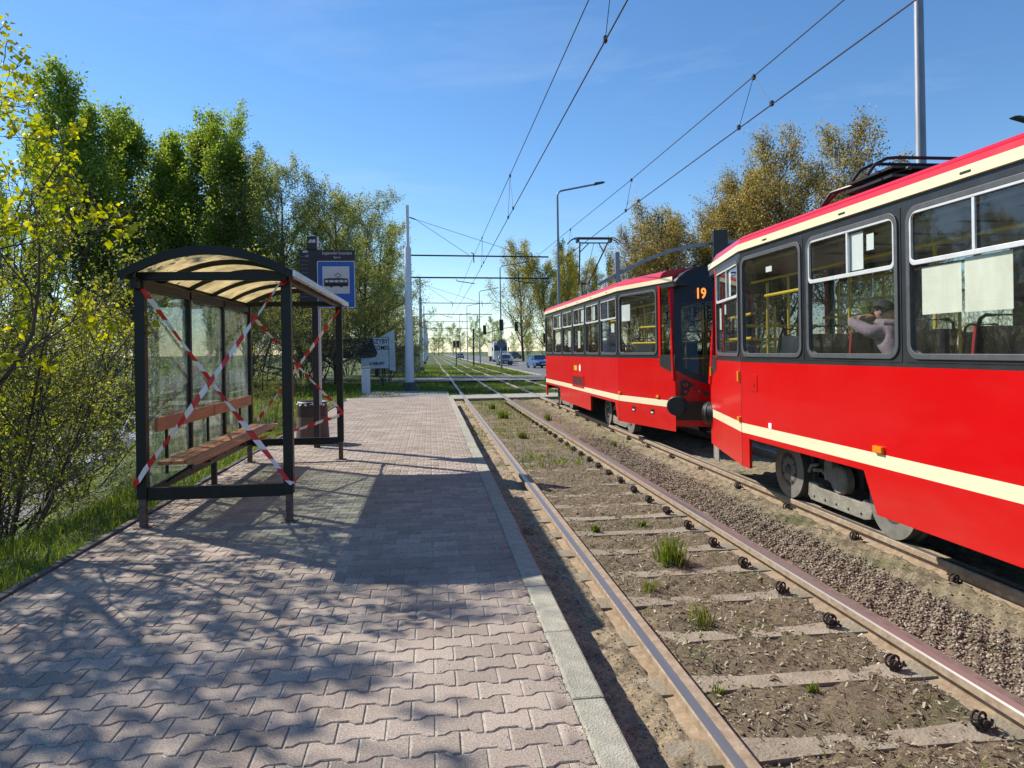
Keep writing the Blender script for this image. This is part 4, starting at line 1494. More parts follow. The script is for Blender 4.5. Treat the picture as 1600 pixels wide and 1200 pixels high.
t2 = make_tram('near red tram car with its pantograph folded down on the roof', 3.76, ['split', 'split', 'split', 'split', 'split', 'single'], 'split', 'split',
               [(-1, 1, 4, 6.55, 6.76, 2.42, 2.75, 'paper'), (-1, 1, 4, 6.40, 6.50, 2.57, 2.71, 'paper'), (-1, 1, 3, 5.40, 5.81, 1.98, 2.34, 'paper_cream'),
                (-1, 1, 3, 4.95, 5.37, 1.975, 2.36, 'paper_cream'), (-1, 1, 2, 4.30, 4.42, 2.22, 2.32, 'paper'), (-1, 1, 5, 8.22, 8.36, 2.59, 2.65, 'paper'),
                (-1, 2, 0, 0.62, 0.74, 2.42, 2.74, 'paper'), (-1, 2, 0, 1.28, 1.40, 2.0, 2.3, 'paper'), (-1, 2, 0, 0.95, 1.05, 2.2, 2.33, 'paper')], False, 1)
t1 = make_tram('far red tram car with its pantograph raised and route number 19', 18.42, ['split'] * 5 + ['single'], 'single', 'split',
               [(-1, 0, 0, 1.62, 1.98, 2.30, 2.62, 'paper'), (-1, 1, 1, 2.05, 2.33, 2.43, 2.76, 'paper'), (-1, 1, 2, 3.26, 3.54, 2.44, 2.76, 'paper'), (-1, 1, 3, 4.62, 4.76, 2.5, 2.76, 'paper'),
                (-1, 1, 4, 6.40, 6.64, 2.43, 2.76, 'paper'), (-1, 1, 4, 6.45, 7.15, 1.92, 2.27, 'paper_cream'), (-1, 1, 3, 4.92, 5.25, 1.83, 2.26, 'paper'), (-1, 1, 2, 3.70, 3.97, 1.79, 2.23, 'paper'),
                (-1, 1, 0, 0.35, 0.6, 2.1, 2.28, 'paper'), (-1, 1, 5, 7.65, 7.85, 2.1, 2.6, 'paper')], True, -1)
# ---- small fittings of each car
def fit(t, name, m, y0, y1, z0, z1, d=0.012, xo=-HW, bevel=0.003):
    return MB().box(xo - d, xo + 0.01, y0, y1, z0, z1).build(name, m, t, bevel=bevel)


fit(t2, 'reflector', M['orange'], 1.77, 1.89, 0.845, 0.90, 0.03)
fit(t2, 'hatch', M['red'], 4.07, 4.27, 1.23, 1.43, 0.006)
MB().box(-HW - .009, -HW - .005, 4.12, 4.15, 1.29, 1.315).build('hatch_lock', M['black'], t2)
fit(t2, 'sticker', M['paper'], 3.74, 3.81, 0.838, 0.90, 0.003)
for y in (FH + 0.03, FH + 0.03):
    pass
fn_t2, L_t2 = seg_fn((-HW, FH), (-EW, TE))
fnT2 = lambda a, z, o: fn_t2(a, z, -o)
for (a0, a1, z0, z1) in ((0.04, 0.12, 1.33, 1.46), (0.03, 0.14, 0.845, 0.90), (1.93, 2.0, 1.33, 1.46)):
    MB().prism([(a0, z0), (a1, z0), (a1, z1), (a0, z1)], fnT2, -0.01, 0.028).build('reflector', M['orange'], t2, bevel=0.004)
MB().prism([(1.55, 0.12), (1.95, 0.12), (1.95, 0.34), (1.55, 0.34)], fnT2, -0.02, -0.005).build('rail_guard', M['bogie'], t2)
fn_t1, L_t1 = seg_fn((-EW, -TE), (-HW, -FH))
fnT1 = lambda a, z, o: fn_t1(a, z, -o)
for (a0, a1, z0, z1) in ((0.53, 0.62, 0.86, 0.91), (2.0, 2.08, 0.86, 0.91)):
    MB().prism([(a0, z0), (a1, z0), (a1, z1), (a0, z1)], fnT1, -0.01, 0.025).build('reflector', M['orange'], t1, bevel=0.004)
for a0 in (0.72, 1.42):
    MB().prism([(a0, .555), (a0 + .12, .555), (a0 + .12, .645), (a0, .645)], fnT1, -0.01, 0.006).build('latch_recess', M['black'], t1)
    MB().prism([(a0 + .03, .57), (a0 + .10, .57), (a0 + .10, .595), (a0 + .03, .595)], fnT1, -0.01, 0.012).build('latch', M['paper'], t1)
vn = MB()
ring(vn, [(-1.27, .80), (.13, .80), (.13, 1.12), (-1.27, 1.12)][::1], [(-1.19, .85), (.05, .85), (.05, 1.06), (-1.19, 1.06)], lambda a, z, o: (-HW - o, a, z), -0.01, 0.014)
vn.build('vent_frame', M['red'], t1, bevel=0.004)
gr = MB().box(-HW - 0.003, -HW + .01, -1.19, 0.05, 0.85, 1.06)
for k in range(7):
    gr.box(-HW - 0.009, -HW - .002, -1.19, 0.05, 0.857 + k * 0.029, 0.872 + k * 0.029)
gr.build('vent_grille', mat('vent_maroon', (0.10, 0.008, 0.008), 0.6), t1)
fit(t1, 'yellow_mark', M['yellow'], -0.44, -0.08, 1.22, 1.345, 0.003)
MB().lathe([(0.09, 0), (0.09, -0.004)], 20, (-HW, -0.80, 1.29), 'x').build('round_mark', M['paper'], t1)
for tt, ys_ in ((t2, (FH,)), (t1, (-FH,))):
    for y in ys_:
        MB().box(-HW - 0.0015, -HW + 0.002, y - 0.004, y + 0.004, Z0 + .01, ZW).build('panel_seam', M['seam'], tt)
fit(t1, 'mirror', M['black'], 6.3, 6.36, 2.0, 2.35, 0.18, xo=-EW - .05)
# route number shown in the windscreen
p_ = Vector((-0.30, -(NOSE - 0.28), 2.62))
lettering('route_number', '19', 0.25, M['led'], t1, (-0.27, -6.555, 2.69), (R(90), 0, 0), 0.006, 0.8)
MB().box(-0.02, 0.0, 0, 0, 0, 0)
# ---- pantographs
pg = MB()
ph = MB()
PYc_, PZ = 2.55, 5.10
for s_ in (-1, 1):
    pg.tube([(s_ * 0.43, PYc_, PZ - 0.12), (s_ * 0.15, PYc_ + 1.5, 3.88)], 0.022, 8)
    pg.tube([(s_ * 0.43, PYc_, PZ - 0.14), (s_ * 0.18, PYc_ + 0.02, PZ - 0.14)], 0.018, 8)
    pg.tube([(s_ * 0.36, PYc_ + 0.3, PZ - 0.37), (s_ * 0.16, PYc_ + 0.02, PZ - 0.15)], 0.016, 8)
    pg.tube([(s_ * 0.10, PYc_ + 1.5, 3.90), (s_ * 0.30, PYc_ + 0.35, 3.24)], 0.04, 10)
pg.tube([(-0.2, PYc_ + 1.5, 3.88), (0.2, PYc_ + 1.5, 3.88)], 0.035, 8)
pg.tube([(0.0, PYc_, PZ - 0.14), (0.02, PYc_ + 1.45, 3.92)], 0.008, 6)
pg.tube([(-0.43, PYc_, PZ - .14), (0.43, PYc_, PZ - .14)], 0.02, 8)
pg.box(-0.4, 0.4, PYc_ + 0.2, PYc_ + 0.55, 3.16, 3.26)
pgo = pg.build('pantograph', M['bogiedark'], t1, smooth=True)
for dy in (-0.12, 0.12):
    pts_ = [(-0.80, dy, -0.17), (-0.72, dy, -0.07), (-0.60, dy, -0.01), (-0.5, dy, 0.0), (0.5, dy, 0.0), (0.60, dy, -0.01), (0.72, dy, -0.07), (0.80, dy, -0.17)]
    ph.tube([(x, PYc_ + y, PZ + z) for x, y, z in pts_], 0.016, 7)
    ph.box(-0.5, 0.5, PYc_ + dy - 0.025, PYc_ + dy + 0.025, PZ - 0.02, PZ + 0.012)
for s_ in (-1, 1):
    ph.box(s_ * 0.5 - 0.03, s_ * 0.5 + 0.03, PYc_ - 0.14, PYc_ + 0.14, PZ - 0.13, PZ - 0.02)
ph.build('contact_strip', M['black'], pgo, smooth=True)
pg = MB()
yb_, zb_ = 2.30, 3.21
for s_ in (-1, 1):
    pg.tube([(s_ * 0.45, yb_ + 1.75, zb_ - 0.02), (s_ * 0.46, yb_ + 1.55, zb_ + 0.16), (s_ * 0.45, yb_ + 1.3, zb_ + 0.25), (s_ * 0.4, yb_ + 0.2, zb_ + 0.22)], 0.024, 8)
    pg.tube([(s_ * 0.2, yb_ + 1.6, zb_ - 0.03), (s_ * 0.2, yb_ + 0.1, zb_ + 0.14)], 0.03, 8)
    pg.tube([(s_ * 0.62, yb_ + 1.45, zb_ + 0.02), (s_ * 0.6, yb_ + 1.2, zb_ + 0.2), (s_ * 0.45, yb_ + 0.9, zb_ + 0.24)], 0.02, 8)
    pg.lathe([(0.05, 0), (0.07, 0.03), (0.05, 0.06), (0.07, 0.09), (0.04, 0.12)], 12, (s_ * 0.3, yb_ + 0.9, 3.16))
    pg.lathe([(0.05, 0), (0.07, 0.03), (0.05, 0.06), (0.07, 0.09), (0.04, 0.12)], 12, (s_ * 0.3, yb_ + 0.2, 3.16))
for dz in (0.06, 0.16, 0.24):
    pg.tube([(-0.5, yb_ + 1.2 - dz, zb_ + dz), (0.5, yb_ + 1.2 - dz, zb_ + dz)], 0.02, 8)
    pg.box(-0.55, 0.55, yb_ + 0.25, yb_ + 1.2 - dz, zb_ + dz - 0.012, zb_ + dz + 0.012)
pg.box(-0.45, 0.45, yb_ + 0.1, yb_ + 1.4, 3.16, 3.20)
pgo = pg.build('pantograph', M['black'], t2, smooth=True)
ph = MB()
for dy in (0.0, 0.24):
    pts_ = [(-0.80, dy, -0.17), (-0.72, dy, -0.07), (-0.60, dy, -0.01), (-0.5, dy, 0.0), (0.5, dy, 0.0), (0.60, dy, -0.01), (0.72, dy, -0.07), (0.80, dy, -0.17)]
    ph.tube([(x, yb_ + 0.25 + y, zb_ + 0.33 + z) for x, y, z in pts_], 0.016, 7)
ph.build('contact_strip', M['black'], pgo, smooth=True)
# lettered board lying behind the windows of the near car
bd = MB().box(-0.42, -0.40, 0.65, 1.25, 1.42, 1.72).build('lettered_board', M['paper'], t2)
lettering('board_letters', 'MT', 0.24, M['lettred'], bd, (-0.425, 0.98, 1.60), (R(90), 0, R(-90)), 0.004)
# ------------------------------------------------------------------ tram stop shelter
def off(o):
    return tuple(-c for c in o.location)


sh = thing('tram_shelter', (-1.95, 8.7, 0.2), 'dark green tram shelter with arched translucent roof, bench and taped-off ends', 'shelter')
so = off(sh)
M['wood'] = mat('bench_wood', (0.50, 0.20, 0.09), 0.55, var=0.3, scale=5, stretch=(6, 0.6, 6), bump=0.2, bscale=20, objvar=0.12)
M['shglass'] = glass_mat('shelter_glass', (0.82, 0.90, 0.86), 1.5, grime=0.42, gcol=(0.55, 0.62, 0.58), gscale=3.2, stretch=(1, 1.6, 0.5))


def roof_sheet_mat():
    m, n, l, b = new_mat('bronze_roof_sheet')
    tcn = n.new('ShaderNodeTexCoord')
    nz_ = n.new('ShaderNodeTexNoise'); nz_.inputs['Scale'].default_value = 4; nz_.inputs['Detail'].default_value = 8; nz_.inputs['Roughness'].default_value = 0.7
    l.new(tcn.outputs['Object'], nz_.inputs['Vector'])
    rm = n.new('ShaderNodeValToRGB')
    rm.color_ramp.elements[0].color = (0.26, 0.20, 0.10, 1); rm.color_ramp.elements[0].position = 0.35
    rm.color_ramp.elements[1].color = (0.62, 0.48, 0.23, 1); rm.color_ramp.elements[1].position = 0.62
    l.new(nz_.outputs['Fac'], rm.inputs['Fac'])
    tl = n.new('ShaderNodeBsdfTranslucent'); l.new(rm.outputs['Color'], tl.inputs['Color'])
    l.new(rm.outputs['Color'], b.inputs['Base Color'])
    b.inputs['Roughness'].default_value = 0.35
    ms = n.new('ShaderNodeMixShader'); ms.inputs['Fac'].default_value = 0.72
    l.new(b.outputs['BSDF'], ms.inputs[1]); l.new(tl.outputs['BSDF'], ms.inputs[2])
    l.new(ms.outputs['Shader'], n['Material Output'].inputs['Surface'])
    return m


M['roofsheet'] = roof_sheet_mat()
M['stub'] = mat('rusty_post_foot', (0.11, 0.085, 0.07), 0.85, var=0.4, scale=20)
SY0, SY1, SXB, SXF = 6.78, 10.6, -2.60, -1.315
for (x, y) in ((SXB, SY0), (SXF, SY0), (SXF, SY1), (SXB, SY1), (SXB, 8.05), (SXB, 9.32)):
    corner = y in (SY0, SY1)
    w = 0.088 if corner else 0.06
    z0 = 0.46 if corner else 0.50
    p = MB().box(x - w / 2, x + w / 2, y - w / 2, y + w / 2, z0, 2.44).build('post', M['dark_steel'], sh, so, bevel=0.006)
    if corner:
        MB().box(x - .030, x + .030, y - .030, y + .030, 0.2, 0.46).build('foot', M['stub'], p, bevel=0.004)
        MB().box(x - .07, x + .07, y - .07, y + .07, 0.198, 0.208).build('base_plate', M['stub'], p)
MB().box(SXB - .03, SXB + .03, 8.87, 8.93, 0.2, 0.46).build('leg', M['dark_steel'], sh, so, bevel=0.004)
for nm, a, b_, w, h in (('lower_rail', (SXB, SY0, .50), (SXF, SY0, .50), .05, .115), ('lower_rail', (SXB, SY1, .48), (SXF, SY1, .48), .05, .10),
                        ('lower_rail', (SXB, SY0, .50), (SXB, SY1, .50), .05, .075), ('top_rail', (SXB - .03, SY0, 2.475), (SXF + .04, SY0, 2.475), .06, .075),
                        ('top_rail', (SXB, SY1, 2.475), (SXF, SY1, 2.475), .06, .07), ('eaves_beam', (SXB, SY0 - .16, 2.40), (SXB, SY1 + .14, 2.40), .06, .10),
                        ('eaves_beam', (SXF, SY0 - .10, 2.44), (SXF, SY1 + .1, 2.44), .05, .05)):
    MB().bar(a, b_, w, h).build(nm, M['dark_steel'], sh, so, bevel=0.006)


def arch(u, dz=0.0):
    return (-1.95 + u * 0.735, 2.478 + 0.225 * (1 - u * u) + dz)


NU = 14
ry = [6.58, 7.42, 8.26, 9.10, 9.94, 10.78]
for k in range(5):
    p = MB()
    for i in range(NU):
        u0, u1 = -1 + 2 * i / NU, -1 + 2 * (i + 1) / NU
        (xa, za), (xb, zb_) = arch(u0, .012), arch(u1, .012)
        p.add([(xa, ry[k] + .004, za), (xb, ry[k] + .004, zb_), (xb, ry[k + 1] - .004, zb_), (xa, ry[k + 1] - .004, za)], [(0, 1, 2, 3)])
    p.build('roof_panel', M['roofsheet'], sh, so, smooth=True, fixn=False)
for k, y in enumerate(ry):
    mb = MB()
    w, h = (0.05, 0.05) if k in (0, 5) else (0.035, 0.035)
    prev = None
    vs_ = []
    for i in range(NU + 1):
        x, z = arch(-1 + 2 * i / NU, -0.006)
        vs_ += [(x, y - w / 2, z - h), (x, y + w / 2, z - h), (x, y + w / 2, z + (.03 if k in (0, 5) else .012)), (x, y - w / 2, z + (.03 if k in (0, 5) else .012))]
    fs = []
    for i in range(NU):
        for j in range(4):
            j2 = (j + 1) % 4
            fs.append((i * 4 + j, i * 4 + j2, i * 4 + 4 + j2, i * 4 + 4 + j))
    fs += [(0, 1, 2, 3), (NU * 4 + 3, NU * 4 + 2, NU * 4 + 1, NU * 4)]
    mb.add(vs_, fs).build('roof_rib', M['dark_steel'], sh, so)
M['aluedge'] = mat('aluminium_edge', (0.62, 0.66, 0.70), 0.35, metal=0.7, var=0.1, scale=8)
ed = MB().box(-1.245, -1.195, 6.56, 10.80, 2.445, 2.505)
ed.box(-1.255, -1.245, 6.56, 10.80, 2.475, 2.525)
ed.build('roof_edge', M['aluedge'], sh, so, bevel=0.005)
MB().box(-2.71, -2.655, 6.56, 10.80, 2.445, 2.51).build('roof_edge', M['dark_steel'], sh, so, bevel=0.005)
for (y0, y1) in ((SY0 + .05, 8.02), (8.08, 9.29), (9.35, SY1 - .05)):
    MB().box(SXB - .004, SXB + .004, y0, y1, 0.545, 2.34).build('glass_pane', M['shglass'], sh, so)
bz = 0.735
for k, (y0, y1, dx) in enumerate(((6.92, 8.66, 0.0), (8.68, 10.42, 0.0))):
    for j in range(3):
        x0 = -2.53 + j * 0.128
        MB().box(x0, x0 + 0.118, y0, y1, bz + random.uniform(-.003, .003), bz + 0.036).build('bench_slat', M['wood'], sh, so, bevel=0.006)
    MB().box(-2.555, -2.52, y0 + .02, y1 - .01, 1.045, 1.175).build('backrest_board', M['wood'], sh, so, bevel=0.006)
for y in (7.3, 8.6, 10.0):
    br = MB()
    br.bar((-2.57, y, 0.70), (-2.16, y, 0.715), 0.03, 0.03)
    br.bar((-2.585, y, 0.52), (-2.30, y, 0.70), 0.025, 0.025)
    br.bar((-2.575, y, 0.60), (-2.575, y, 1.15), 0.025, 0.025)
    br.build('bench_bracket', M['dark_steel'], sh, so)

# ------------------------------------------------------------------ barrier tapes
M['tape_red'] = mat('tape_red', (0.62, 0.018, 0.022), 0.35, var=0.08)
M['tape_white'] = mat('tape_white', (0.78, 0.77, 0.76), 0.35, var=0.06)


def tape(label, pts, w=0.052, up=(0, 0, 1), sag=0.02, twist=0.45, wrap=None):
    P = [Vector(p) for p in pts]
    dense = []
    for i in range(len(P) - 1):
        L = (P[i + 1] - P[i]).length
        nn = max(2, int(L / 0.055))
        for k in range(nn):
            t = k / nn
            q = P[i].lerp(P[i + 1], t)
            q.z -= sag * 4 * t * (1 - t)
            dense.append(q)
    dense.append(P[-1])
    mb = MB()
    n_ = len(dense)
    ph0 = random.uniform(-.4, .4)
    vs_ = []
    for i, q in enumerate(dense):
        d = (dense[min(i + 1, n_ - 1)] - dense[max(i - 1, 0)]).normalized()
        ax = Vector((0, 1, 0)) if abs(d.y) < 0.8 else Vector((1, 0, 0))
        side = d.cross(ax).normalized()
        th = ph0 + twist * (math.sin(i * 0.11 + ph0 * 5) + 0.4 * math.sin(i * 0.31 + ph0 * 3))
        s_ = side * math.cos(th) + d.cross(side).normalized() * math.sin(th)
        ww = w * (0.80 + 0.28 * math.sin(i * 0.37 + ph0 * 9) * math.sin(i * 0.13 + 1))
        vs_ += [q - s_ * ww / 2 - d * 0.018, q + s_ * ww / 2 + d * 0.018]
    mb.v = [tuple(v) for v in vs_]
    for i in range(n_ - 1):
        mb.f.append((2 * i, 2 * i + 1, 2 * i + 3, 2 * i + 2))
        mb.m.append((i // 2) % 2)
    o = mb.build('barrier_tape', [M['tape_red'], M['tape_white']], fixn=False)
    return tag(o, label, 'tape', 'red and white barrier tapes across the shelter')


Yn, Yf = 6.715, 10.60
tape('tape across the near shelter end, from upper left down to lower right', [(-2.56, Yn, 2.36), (-1.36, Yn, 0.66), (-1.27, Yn - .01, 0.56), (-1.262, 6.80, 0.60), (-1.28, 6.84, .62)])
tape('tape across the near shelter end, from upper right down to lower left', [(-1.27, Yn, 2.44), (-1.36, Yn - .006, 2.40), (-2.56, Yn - .012, 0.72), (-2.655, Yn - .01, 0.60), (-2.66, 6.80, 0.57)])
tape('tape across the far shelter end, from upper left down to the far right post', [(-2.55, Yf - .05, 2.34), (-1.36, Yf - .05, 0.98), (-1.265, Yf - .05, 0.90)], 0.045)
tape('tape across the far shelter end, from upper right down behind the bench', [(-1.30, Yf - .056, 2.38), (-1.4, Yf - .056, 2.26), (-2.48, Yf - .056, 0.80)], 0.045)
tape('slack tape low across the far shelter end above the bottom rail', [(-2.45, Yf - .062, 0.55), (-1.5, Yf - .062, 0.80), (-1.27, Yf - .062, 0.90)], 0.05, sag=0.03)
tape('faint tape behind the shelter glass falling away from the near post', [(-2.655, 7.05, 2.08), (-2.655, 8.1, 1.55), (-2.655, 9.3, 0.95)], 0.045)
tape('faint tape behind the shelter glass rising towards the far post', [(-2.65, 6.85, 1.18), (-2.65, 10.5, 2.28)], 0.045, sag=0.05)

# ------------------------------------------------------------------ stop sign
sg = thing('tram_stop_sign', (-1.86, 12.04, 0.2), 'tall dark stop post with blue tram sign beside the shelter', 'sign')
go = off(sg)
M['signdark'] = mat('sign_dark_brown', (0.022, 0.017, 0.024), 0.5, var=0.15, scale=3)
M['signblue'] = mat('sign_blue', (0.008, 0.085, 0.40), 0.4, var=0.05, scale=3)
M['signwhite'] = mat('sign_white', (0.55, 0.55, 0.57), 0.5, var=0.05)
M['signline'] = mat('sign_line', (0.22, 0.20, 0.24), 0.5, var=0)
MB().box(-1.925, -1.83, 12.0, 12.10, 0.2, 3.46).build('pole', M['signdark'], sg, go, bevel=0.006)
MB().box(-1.828, -1.795, 12.0, 12.10, 0.9, 2.5).build('pole_lit_side', M['signwhite'], sg, go, bevel=0.004)  # pale strip painting the lit side of the dark pole
MB().box(-2.11, -1.215, 11.985, 12.02, 2.505, 3.46).build('panel', M['signdark'], sg, go, bevel=0.004)
MB().box(-1.985, -1.825, 11.97, 12.05, 3.463, 3.68).build('emblem_box', M['signdark'], sg, go, bevel=0.004)
MB().box(-1.823, -1.80, 11.97, 12.05, 3.50, 3.68).build('emblem_side', M['signwhite'], sg, go)


def flat(pts, y0, y1, name, m, par=sg, o_=go):
    return MB().prism(pts, lambda a, b, d: (a, d, b), y0, y1).build(name, m, par, o_)


flat([(-1.965, 3.575), (-1.935, 3.625), (-1.905, 3.628), (-1.905, 3.60), (-1.925, 3.572)], 11.960, 11.968, 'emblem', M['signwhite'])
flat([(-1.915, 3.575), (-1.885, 3.625), (-1.850, 3.630), (-1.845, 3.575)], 11.960, 11.968, 'emblem', M['signwhite'])
for k in range(11):
    z = 3.345 - k * 0.066
    flat([(-2.09, z), (-1.97, z), (-1.97, z + .005), (-2.09, z + .005)], 11.981, 11.984, 'ruled_line', M['signline'])
lettering('stop_name', 'Łagiewniki Cmentarz', 0.066, M['signwhite'], sg, (-1.50 + 1.86, 11.981 - 12.04, 3.405 - .2), (R(90), 0, 0), 0.0006, 0.86)
lettering('town_name', 'Bytom', 0.044, M['signwhite'], sg, (-1.50 + 1.86, 11.981 - 12.04, 3.335 - .2), (R(90), 0, 0), 0.0003)
lettering('line_number', '19', 0.055, M['signwhite'], sg, (-1.99 + 1.86, 11.981 - 12.04, 3.355 - .2), (R(90), 0, 0), 0.0004)
flat([(-2.06, 3.415), (-2.05, 3.445), (-1.98, 3.445), (-1.97, 3.415)], 11.979, 11.984, 'tram_symbol', M['signwhite'])
bl = flat(rounded(-1.825, -1.215, 2.50, 3.275, .02, 3), 11.966, 11.983, 'blue_plate', M['signblue'])
fr_ = MB()
ring(fr_, rounded(-1.825, -1.215, 2.50, 3.275, .02, 3), rounded(-1.812, -1.228, 2.513, 3.262, .015, 3), lambda a, b, d: (a, d, b), 11.963, 11.968)
fr_.build('border', M['signwhite'], bl)
flat([(-1.74, 2.735), (-1.305, 2.735), (-1.305, 3.185), (-1.74, 3.185)], 11.962, 11.967, 'white_field', M['signwhite'], bl, None)
pic = MB()
yp0, yp1 = 11.957, 11.963
pf_ = lambda a, b, d: (a, d, b)
X = lambda a: -1.74 + 0.435 * a
Z = lambda b: 2.735 + 0.45 * b
for poly in ([(.06, .27), (.95, .27), (.95, .41), (.06, .41)], [(.05, .505), (.95, .505), (.93, .55), (.75, .565), (.25, .565), (.07, .55)],
             [(.05, .41), (.085, .41), (.085, .505), (.05, .505)], [(.22, .41), (.25, .41), (.25, .505), (.22, .505)], [(.42, .41), (.445, .41), (.445, .505), (.42, .505)],
             [(.60, .41), (.625, .41), (.625, .505), (.60, .505)], [(.78, .41), (.81, .41), (.81, .505), (.78, .505)], [(.92, .41), (.95, .41), (.95, .505), (.92, .505)],
             [(.25, .235), (.40, .235), (.36, .27), (.29, .27)], [(.62, .235), (.76, .235), (.73, .27), (.65, .27)]):
    pic.prism([(X(a), Z(b)) for a, b in poly], pf_, yp0, yp1)
ring(pic, [(X(.45), Z(.67)), (X(.575), Z(.57)), (X(.70), Z(.67)), (X(.575), Z(.76))], [(X(.475), Z(.67)), (X(.575), Z(.592)), (X(.675), Z(.67)), (X(.575), Z(.738))], pf_, yp0, yp1)
tag(pic.build('tram_pictogram', M['lettblack'], bl), kind='stuff')

# ------------------------------------------------------------------ litter bin
bn = thing('litter_bin', (-2.06, 12.75, 0.2), 'round brown litter bin with pebbled sides behind the shelter', 'bin')
M['pebble'] = mat('pebble_concrete', (0.20, 0.14, 0.12), 0.9, c2=(0.10, 0.065, 0.055), scale=60, bump=0.9, bscale=70)
M['binmetal'] = mat('bin_brown', (0.055, 0.028, 0.026), 0.5, var=0.2, scale=6)
MB().lathe([(0.285, 0.0), (0.285, 0.05), (0.262, 0.46), (0.20, 0.46)], 28).build('pebbled_base', M['pebble'], bn, smooth=True)
MB().lathe([(0.262, 0.462), (0.258, 0.70), (0.245, 0.715), (0.225, 0.70), (0.225, 0.5)], 28).build('rim', M['binmetal'], bn, smooth=True)
bag = MB()
NB = 40
for k in range(NB):
    a0, a1 = 2 * math.pi * k / NB, 2 * math.pi * (k + 1) / NB
    r0, r1 = 0.262 + 0.010 * math.sin(k * 2.3), 0.262 + 0.010 * math.sin((k + 1) * 2.3)
    d0, d1 = 0.665 + 0.016 * math.sin(k * 1.7), 0.665 + 0.016 * math.sin((k + 1) * 1.7)
    bag.add([(r0 * math.cos(a0), r0 * math.sin(a0), d0), (r1 * math.cos(a1), r1 * math.sin(a1), d1), (0.243 * math.cos(a1), 0.243 * math.sin(a1), 0.724), (0.243 * math.cos(a0), 0.243 * math.sin(a0), 0.724)], [(0, 1, 2, 3)])
bag.build('bag_edge', M['paper'], bn, smooth=True)

# ------------------------------------------------------------------ overhead line: masts, wires
def mast(x, y, zb, label, first=False):
    o = thing('catenary_mast', (x, y, zb), label, 'mast', 'overhead line masts along the track')
    MB().lathe([(0.30, -0.3), (0.30, 0.35), (0.27, 0.42), (0.0, 0.42)], 8).build('footing', M['edging'], o)
    p = MB().lathe([(0.205, 0.4), (0.20, 3.40), (0.165, 3.56), (0.155, 6.75), (0.085, 6.88), (0.08, 8.8), (0.0, 8.8)], 18).build('pole', M['white_paint'], o, smooth=True)
    for z, za in ((6.35, 6.27), (5.30, 5.23)):
        MB().tube([(0.13, 0, z - zb), (6.75, 0, za - zb)], 0.036, 8).build('cross_arm', M['wire'], o, smooth=True)
    MB().tube([(0.1, 0, 8.15 - zb), (0.38, 0, 8.05 - zb)], 0.03, 6).build('stay_bracket', M['wire'], o)
    for xe in (2.9, 5.6):
        MB().tube([(0.36, 0, 8.06 - zb), (xe, 0, 6.36 - zb)], 0.010 if first else 0.014, 5).build('stay_wire', M['wire'], o)
    for xt in (2.13 - x, 4.95 - x):
        ins = MB().tube([(xt - 0.10, 0, 6.48 - zb), (xt, 0, 6.42 - zb), (xt + 0.02, 0, 6.0 - zb)], 0.028, 6)
        ins.build('insulator', M['wire'], o)
        MB().tube([(xt - 0.85, 0, 5.20 - zb), (xt - 0.80, 0, 5.12 - zb), (xt + 0.05, 0, 4.99 - zb)], 0.020, 6).build('registration_arm', M['wire'], o)
    return o


mlabs = ['tall pale overhead-line mast at the platform end', 'second overhead-line mast beyond the side road', 'third overhead-line mast along the track',
         'fourth overhead-line mast along the track', 'fifth overhead-line mast, small in the distance', 'sixth overhead-line mast, near the vanishing point', 'most distant overhead-line mast']
MY = [34, 67, 108, 150, 195, 245, 300]
for k, y in enumerate(MY):
    mast(-0.98 if k == 0 else -0.85, y, -0.08, mlabs[k], k == 0)


def wire(label, pts, r=0.0085):
    tag(MB().tube(pts, r, 5).build('overhead_wire', M['wire'], smooth=True), label, 'wire', 'overhead tram wires')


def wz(y, kind, side):
    if side == 'L':
        return float(np.interp(y, [-12, 7, 34, 67, 400], [5.36, 5.34, 5.02, 5.0, 5.0] if kind == 'c' else [6.25, 6.2, 6.15, 6.0, 6.0]))
    return float(np.interp(y, [-12, 7, 16, 34, 67, 400], [5.27, 5.25, 5.24, 5.03, 5.0, 5.0] if kind == 'c' else [5.85, 5.86, 5.88, 6.1, 6.0, 6.0]))


ysamp = [-12, -4, 2, 7, 12, 17, 22, 28, 34, 50, 67, 88, 108, 130, 150, 195, 245, 300]
for side, x in (('L', 2.07), ('R', 4.95)):
    for kind, nm in (('c', 'contact wire'), ('m', 'carrying wire')):
        wire('%s over the %s track' % (nm, 'near' if side == 'L' else 'far'), [(x, y, wz(y, kind, side) - (0.25 * abs(math.sin((y - 34) / 40 * math.pi)) if kind == 'm' and y > 36 else 0)) for y in ysamp],
             0.010 if kind == 'c' else 0.0085)
    ds = [7.5, 17.8, 27.5] if side == 'L' else [10.3, 16.9, 24.5]
    for k, y in enumerate(ds):
        d_ = MB()
        top = (x, y, wz(y, 'm', side))
        for dy in (-0.55, 0.55):
            d_.tube([top, (x, y + dy, wz(y + dy, 'c', side))], 0.005, 5)
            d_.box(x - .02, x + .02, y + dy - .03, y + dy + .03, wz(y + dy, 'c', side) - .02, wz(y + dy, 'c', side) + .05)
        d_.box(x - .02, x + .02, y - .03, y + .03, top[2] - .05, top[2] + .02)
        tag(d_.build('wire_dropper', M['wire']), '%s V-shaped dropper hanging on the %s track carrying wire' % (('nearest', 'middle', 'farthest')[k], 'near' if side == 'L' else 'far'),
            'dropper', 'droppers of the overhead wires')

# ------------------------------------------------------------------ street lamps, traffic lights
M['lamphead'] = mat('lamp_head', (0.03, 0.032, 0.036), 0.5, var=0.1)


